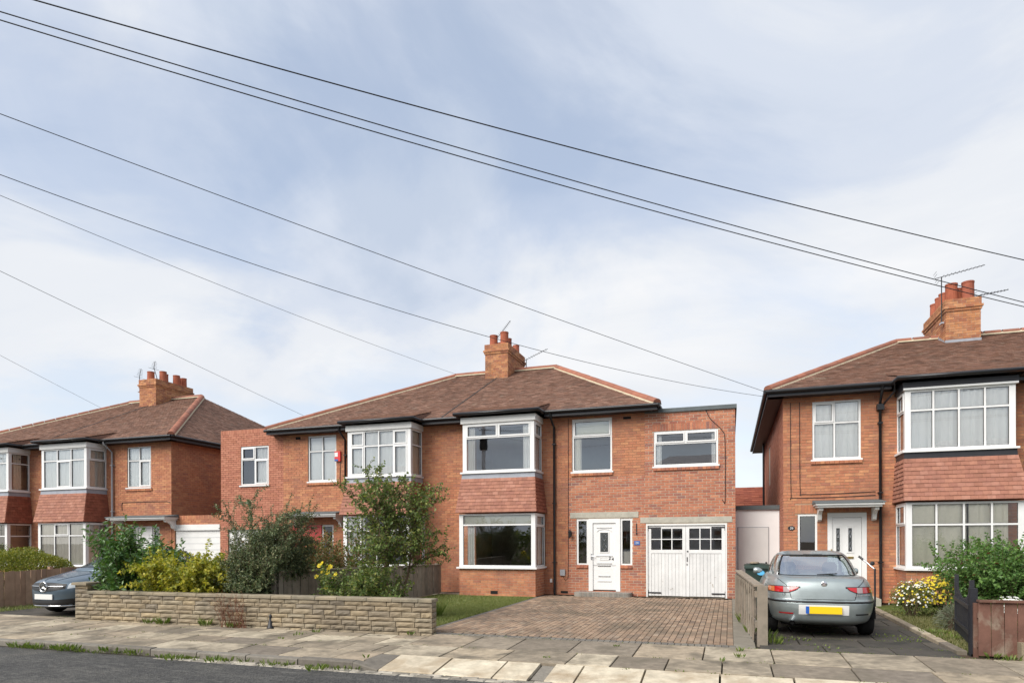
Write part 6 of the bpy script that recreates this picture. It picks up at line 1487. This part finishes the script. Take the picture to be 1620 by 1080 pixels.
b = MB(); b.tube([(-.02, .705, 1.01), (.3, .72, 1.03)], .009, 5); mk(b, 'rear_wiper' if 0 else 'shelf_lamp', 'trim_black', ct, merge=False)

# ---- grey blue hatchback seen from the front
car2 = Car([(.18, .70), (.24, .80), (.34, .86), (.50, .89), (.66, .885), (.76, .86), (.86, .82), (.95, .76), (1.0, .70)],
           [(.18, .3), (.3, .05), (.6, .0), (.9, .08), (1.0, .2)],
           [(.18, 4.12), (.22, 4.24), (.28, 4.27), (.40, 4.26), (.55, 4.27), (.66, 4.245), (.74, 4.17), (.80, 4.0), (.86, 3.72), (.92, 3.42), (.97, 3.15), (1.0, 2.95)], 5, 3.3)
cab2 = Car([(.95, .76), (1.05, .74), (1.2, .69), (1.33, .62), (1.41, .5), (1.43, .38)], [(.95, .2), (1.2, .35), (1.35, .6), (1.43, 1.0)], [(.95, 3.3), (1.1, 2.95), (1.25, 2.6), (1.37, 2.25), (1.43, 2.0)], 3, 3)
cab2.glass = (1.0, 1.34)
T2 = Matrix.Translation((-14.08, 10.18 + 4.27, .0)) @ Matrix.Rotation(math.pi, 4, 'Z')
c2, mk2, body2 = build_car('parked_car', 'grey blue hatchback with white front number plate parked behind the stone pier', car2, cab2, T2, 'paint_bluegrey', (.78, 3.4), track=.76)
ny = car2.nose_y
b = MB(); patch(b, ny, lambda x: .735 - .03 * (x / .5) ** 2, lambda x: .545 + .06 * (abs(x) / .5) ** 2, -.50, .50, .006, 20, 6); gr = mk2(b, 'grille', 'trim_black', c2, merge=False)
for s in (-1, 1):
    b = MB(); b.tube([(s * x, ny(s * x, .655) + .02, .655) for x in (.12, .22, .32, .42, .47)], .012, 6); mk2(b, 'grille_bar', 'chrome', gr, merge=False)
b = MB(); ring = [(.105 * math.cos(a), ny(0, .65) + .03, .645 + .105 * math.sin(a)) for a in (2 * math.pi * k / 28 for k in range(29))]; b.tube(ring, .013, 8, False)
for k in range(3):
    a = math.pi / 2 + k * 2 * math.pi / 3; y_ = ny(0, .65) + .03; c_ = (0, y_, .645); tip = (.1 * math.cos(a), y_, .645 + .1 * math.sin(a)); l = (.022 * math.cos(a + 1.05), y_ + .008, .645 + .022 * math.sin(a + 1.05)); r = (.022 * math.cos(a - 1.05), y_ + .008, .645 + .022 * math.sin(a - 1.05))
    b.tri(c_, l, tip); b.tri(c_, tip, r)
mk2(b, 'emblem', 'chrome', gr, merge=False)
b = MB(); y_ = ny(.2, .43); b.box(-.26, y_ + .002, .375, .26, y_ + .02, .485); mk2(b, 'number_plate', 'plate_white', c2, False, False)
b = MB(); patch(b, ny, lambda x: .36 + .05 * (abs(x) / .7) ** 2, lambda x: .25, -.72, .72, .004, 20, 4); mk2(b, 'lower_grille', 'trim_black', c2, merge=False)
b = MB(); pp = [(x, ny(x, .235) + .012, .235) for x in [-.78 + 1.56 * i / 20 for i in range(21)]]; b.tube(pp, .012, 5); mk2(b, 'lip_trim', 'chrome', c2, merge=False)
for s in (-1, 1):
    b = MB(); patch(b, ny, lambda x: .72 + .05 * (abs(x) - .5) / .3, lambda x: .60 + .06 * (abs(x) - .5) / .3, s * .53, s * .83, .006, 10, 4); hl = mk2(b, 'headlight', 'lamp_glass', c2, merge=False)
    b = MB(); b.tube([(s * x, ny(s * x, .70) + .012, .66 + .13 * (x - .53)) for x in (.55, .62, .70, .78)], .007, 5); mk2(b, 'lamp_strip', 'chrome', hl, merge=False)
    b = MB(); patch(b, ny, lambda x: .375, lambda x: .30, s * .55, s * .80, .008, 8, 3); mk2(b, 'bumper_intake', 'trim_black', c2, merge=False)
    b = MB(); pp = [(s * (.18 + .42 * (1 - i / 12)), 3.0 + 1.1 * i / 12, .0) for i in range(13)]
    def hood_z(x, y):
        lo, hi = .72, 1.0
        for _ in range(24):
            m_ = (lo + hi) / 2
            if ny(x, m_) > y and abs(x) < car2.dims(m_)[0]: lo = m_
            else: hi = m_
        return lo
    b.tube([(x, y, hood_z(x, y) + .002) for x, y, _ in pp], .006, 5); mk2(b, 'bonnet_crease', 'paint_bluegrey', c2, merge=False)

# ------------------------------------------------------------------ overhead wires, pole and houses across the road
PX, PY, PZ = -13.92, -.22, 8.19
pole = thing('telegraph_pole', 'tall wooden telegraph pole across the road carrying the telephone wires', 'pole', (PX, PY, 0))
piece_mat('pole_wood', [(.13, .10, .075)], how='obj', rough=.9, namt=.5, nscale=4, bscale=20)
b = MB(); b.tube([(PX, PY, -.3), (PX, PY, 4), (PX, PY, 8.45)], [.15, .13, .11], 12); b.build('shaft', 'pole_wood', pole, smooth=True)
b = MB(); b.lathe([(0, 7.0), (.22, 7.0), (.24, 7.05), (.24, 7.75), (.2, 7.8), (0, 7.8)], PX, PY, 14); b.build('junction_box', 'trim_black', pole, smooth=False)
b = MB(); b.tube([(PX + .24 * math.cos(k * .5236), PY + .24 * math.sin(k * .5236), 8.19) for k in range(13)], .02, 6, False); b.build('wire_ring', 'steel', pole)
WIRES = [((13.5, 18.55, 5.604), .511, -.017, .0075, 'thick black overhead cable highest of all running to the far right'), ((13.5, 18.55, 4.529), .467, .02, .0065, 'upper of the close pair of overhead cables passing the chimney of number 26'), ((13.5, 18.55, 4.605), .602, .019, .0065, 'lower of the close pair of overhead cables passing the chimney of number 26'),
         ((1.0, 18.2, 5.4), .123, 0, .0058, 'tight telephone wire running to the gutter corner of number 26'), ((1.0, 18.2, 5.3), .897, -.099, .0053, 'slack telephone wire passing the middle chimney to the gutter corner of number 26'), ((-10.496, 24.4, 8.345), .252, -.044, .0053, 'telephone wire ending at the roof ridge beside the middle chimney'),
         ((-14.971, 20.5, 6.262), .066, .081, .0053, 'telephone wire ending low on the sloping hip of the middle roof'), ((-26.794, 22.0, 7.628), .072, .062, .0053, 'telephone wire ending on the roof of the house at far left')]
plain_mat('cable', (.012, .013, .016), .5, .4)
for i, (e, sag, dz, r, lab) in enumerate(WIRES):
    p0 = Vector((PX, PY, PZ + dz)); e = Vector(e); pts = [p0.lerp(e, t) - Vector((0, 0, 4 * sag * t * (1 - t))) for t in [k / 70 for k in range(71)]]
    b = MB(); b.tube(pts, r, 5); o = b.build('overhead_wire', 'cable', smooth=True); tag(o, lab, 'wire', 'overhead wires from the telegraph pole')
def far_house(label, x0, x1, y, door):
    t = thing('house_across_the_road', label, 'house', ((x0 + x1) / 2, y, 0), 'houses across the road')
    pl = Pl(x1, y, -1, 0); W_ = x1 - x0; hs = []
    for c in (.14, .36, .64, .86): hs += [(W_ * c - .9, W_ * c + .9, .9, 2.3), (W_ * c - .85, W_ * c + .85, 3.6, 4.95)]
    w = MB(); backing(w, pl, 0, W_, -.1, 5.3, hs); w.build('wall', 'brick_plain', t)
    w = MB(); w.quad((x0, y, 0), (x0, y - 9, 0), (x0, y - 9, 5.3), (x0, y, 5.3)); w.quad((x1, y, 0), (x1, y - 9, 0), (x1, y - 9, 5.3), (x1, y, 5.3)); w.quad((x0, y - 9, 0), (x1, y - 9, 0), (x1, y - 9, 5.3), (x0, y - 9, 5.3)); w.build('gable_wall', 'brick_plain', t)
    for h in hs: window(t, pl, *h, cols=(0, .5, 1), tr=.66, curtains=[])
    r = MB(); e = .4; r.poly([(x0 - e, y + e, 5.35), (x1 + e, y + e, 5.35), (x1 - 4, y - 4.5, 8.2), (x0 + 4, y - 4.5, 8.2)]); r.poly([(x0 - e, y - 9 - e, 5.35), (x1 + e, y - 9 - e, 5.35), (x1 - 4, y - 4.5, 8.2), (x0 + 4, y - 4.5, 8.2)]); r.tri((x0 - e, y + e, 5.35), (x0 - e, y - 9 - e, 5.35), (x0 + 4, y - 4.5, 8.2)); r.tri((x1 + e, y + e, 5.35), (x1 + e, y - 9 - e, 5.35), (x1 - 4, y - 4.5, 8.2)); r.build('roof', 'roof_plain', t)
    return t
piece_mat('brick_plain', [(.36, .14, .08)], how='obj', namt=.5); piece_mat('roof_plain', [(.15, .075, .05)], how='obj', namt=.5)
far_house('brick house across the road seen mirrored in the upstairs windows beside the pole', -34, -21, -10.5, 0)
far_house('brick house across the road seen mirrored in the window above the garage', -8.5, 4.5, -10.5, 0)
far_house('brick house across the road seen mirrored in the bay windows of number 26', 9.5, 22.5, -10.5, 0)
bush('street_hedge', 'dark hedge across the road seen mirrored in the large ground floor window', (-13.5, -4, .9), (4.5, .8, 1.3), 5000, .22, .14, 'leaf_tree', 81, cat='hedge', inner=.6)
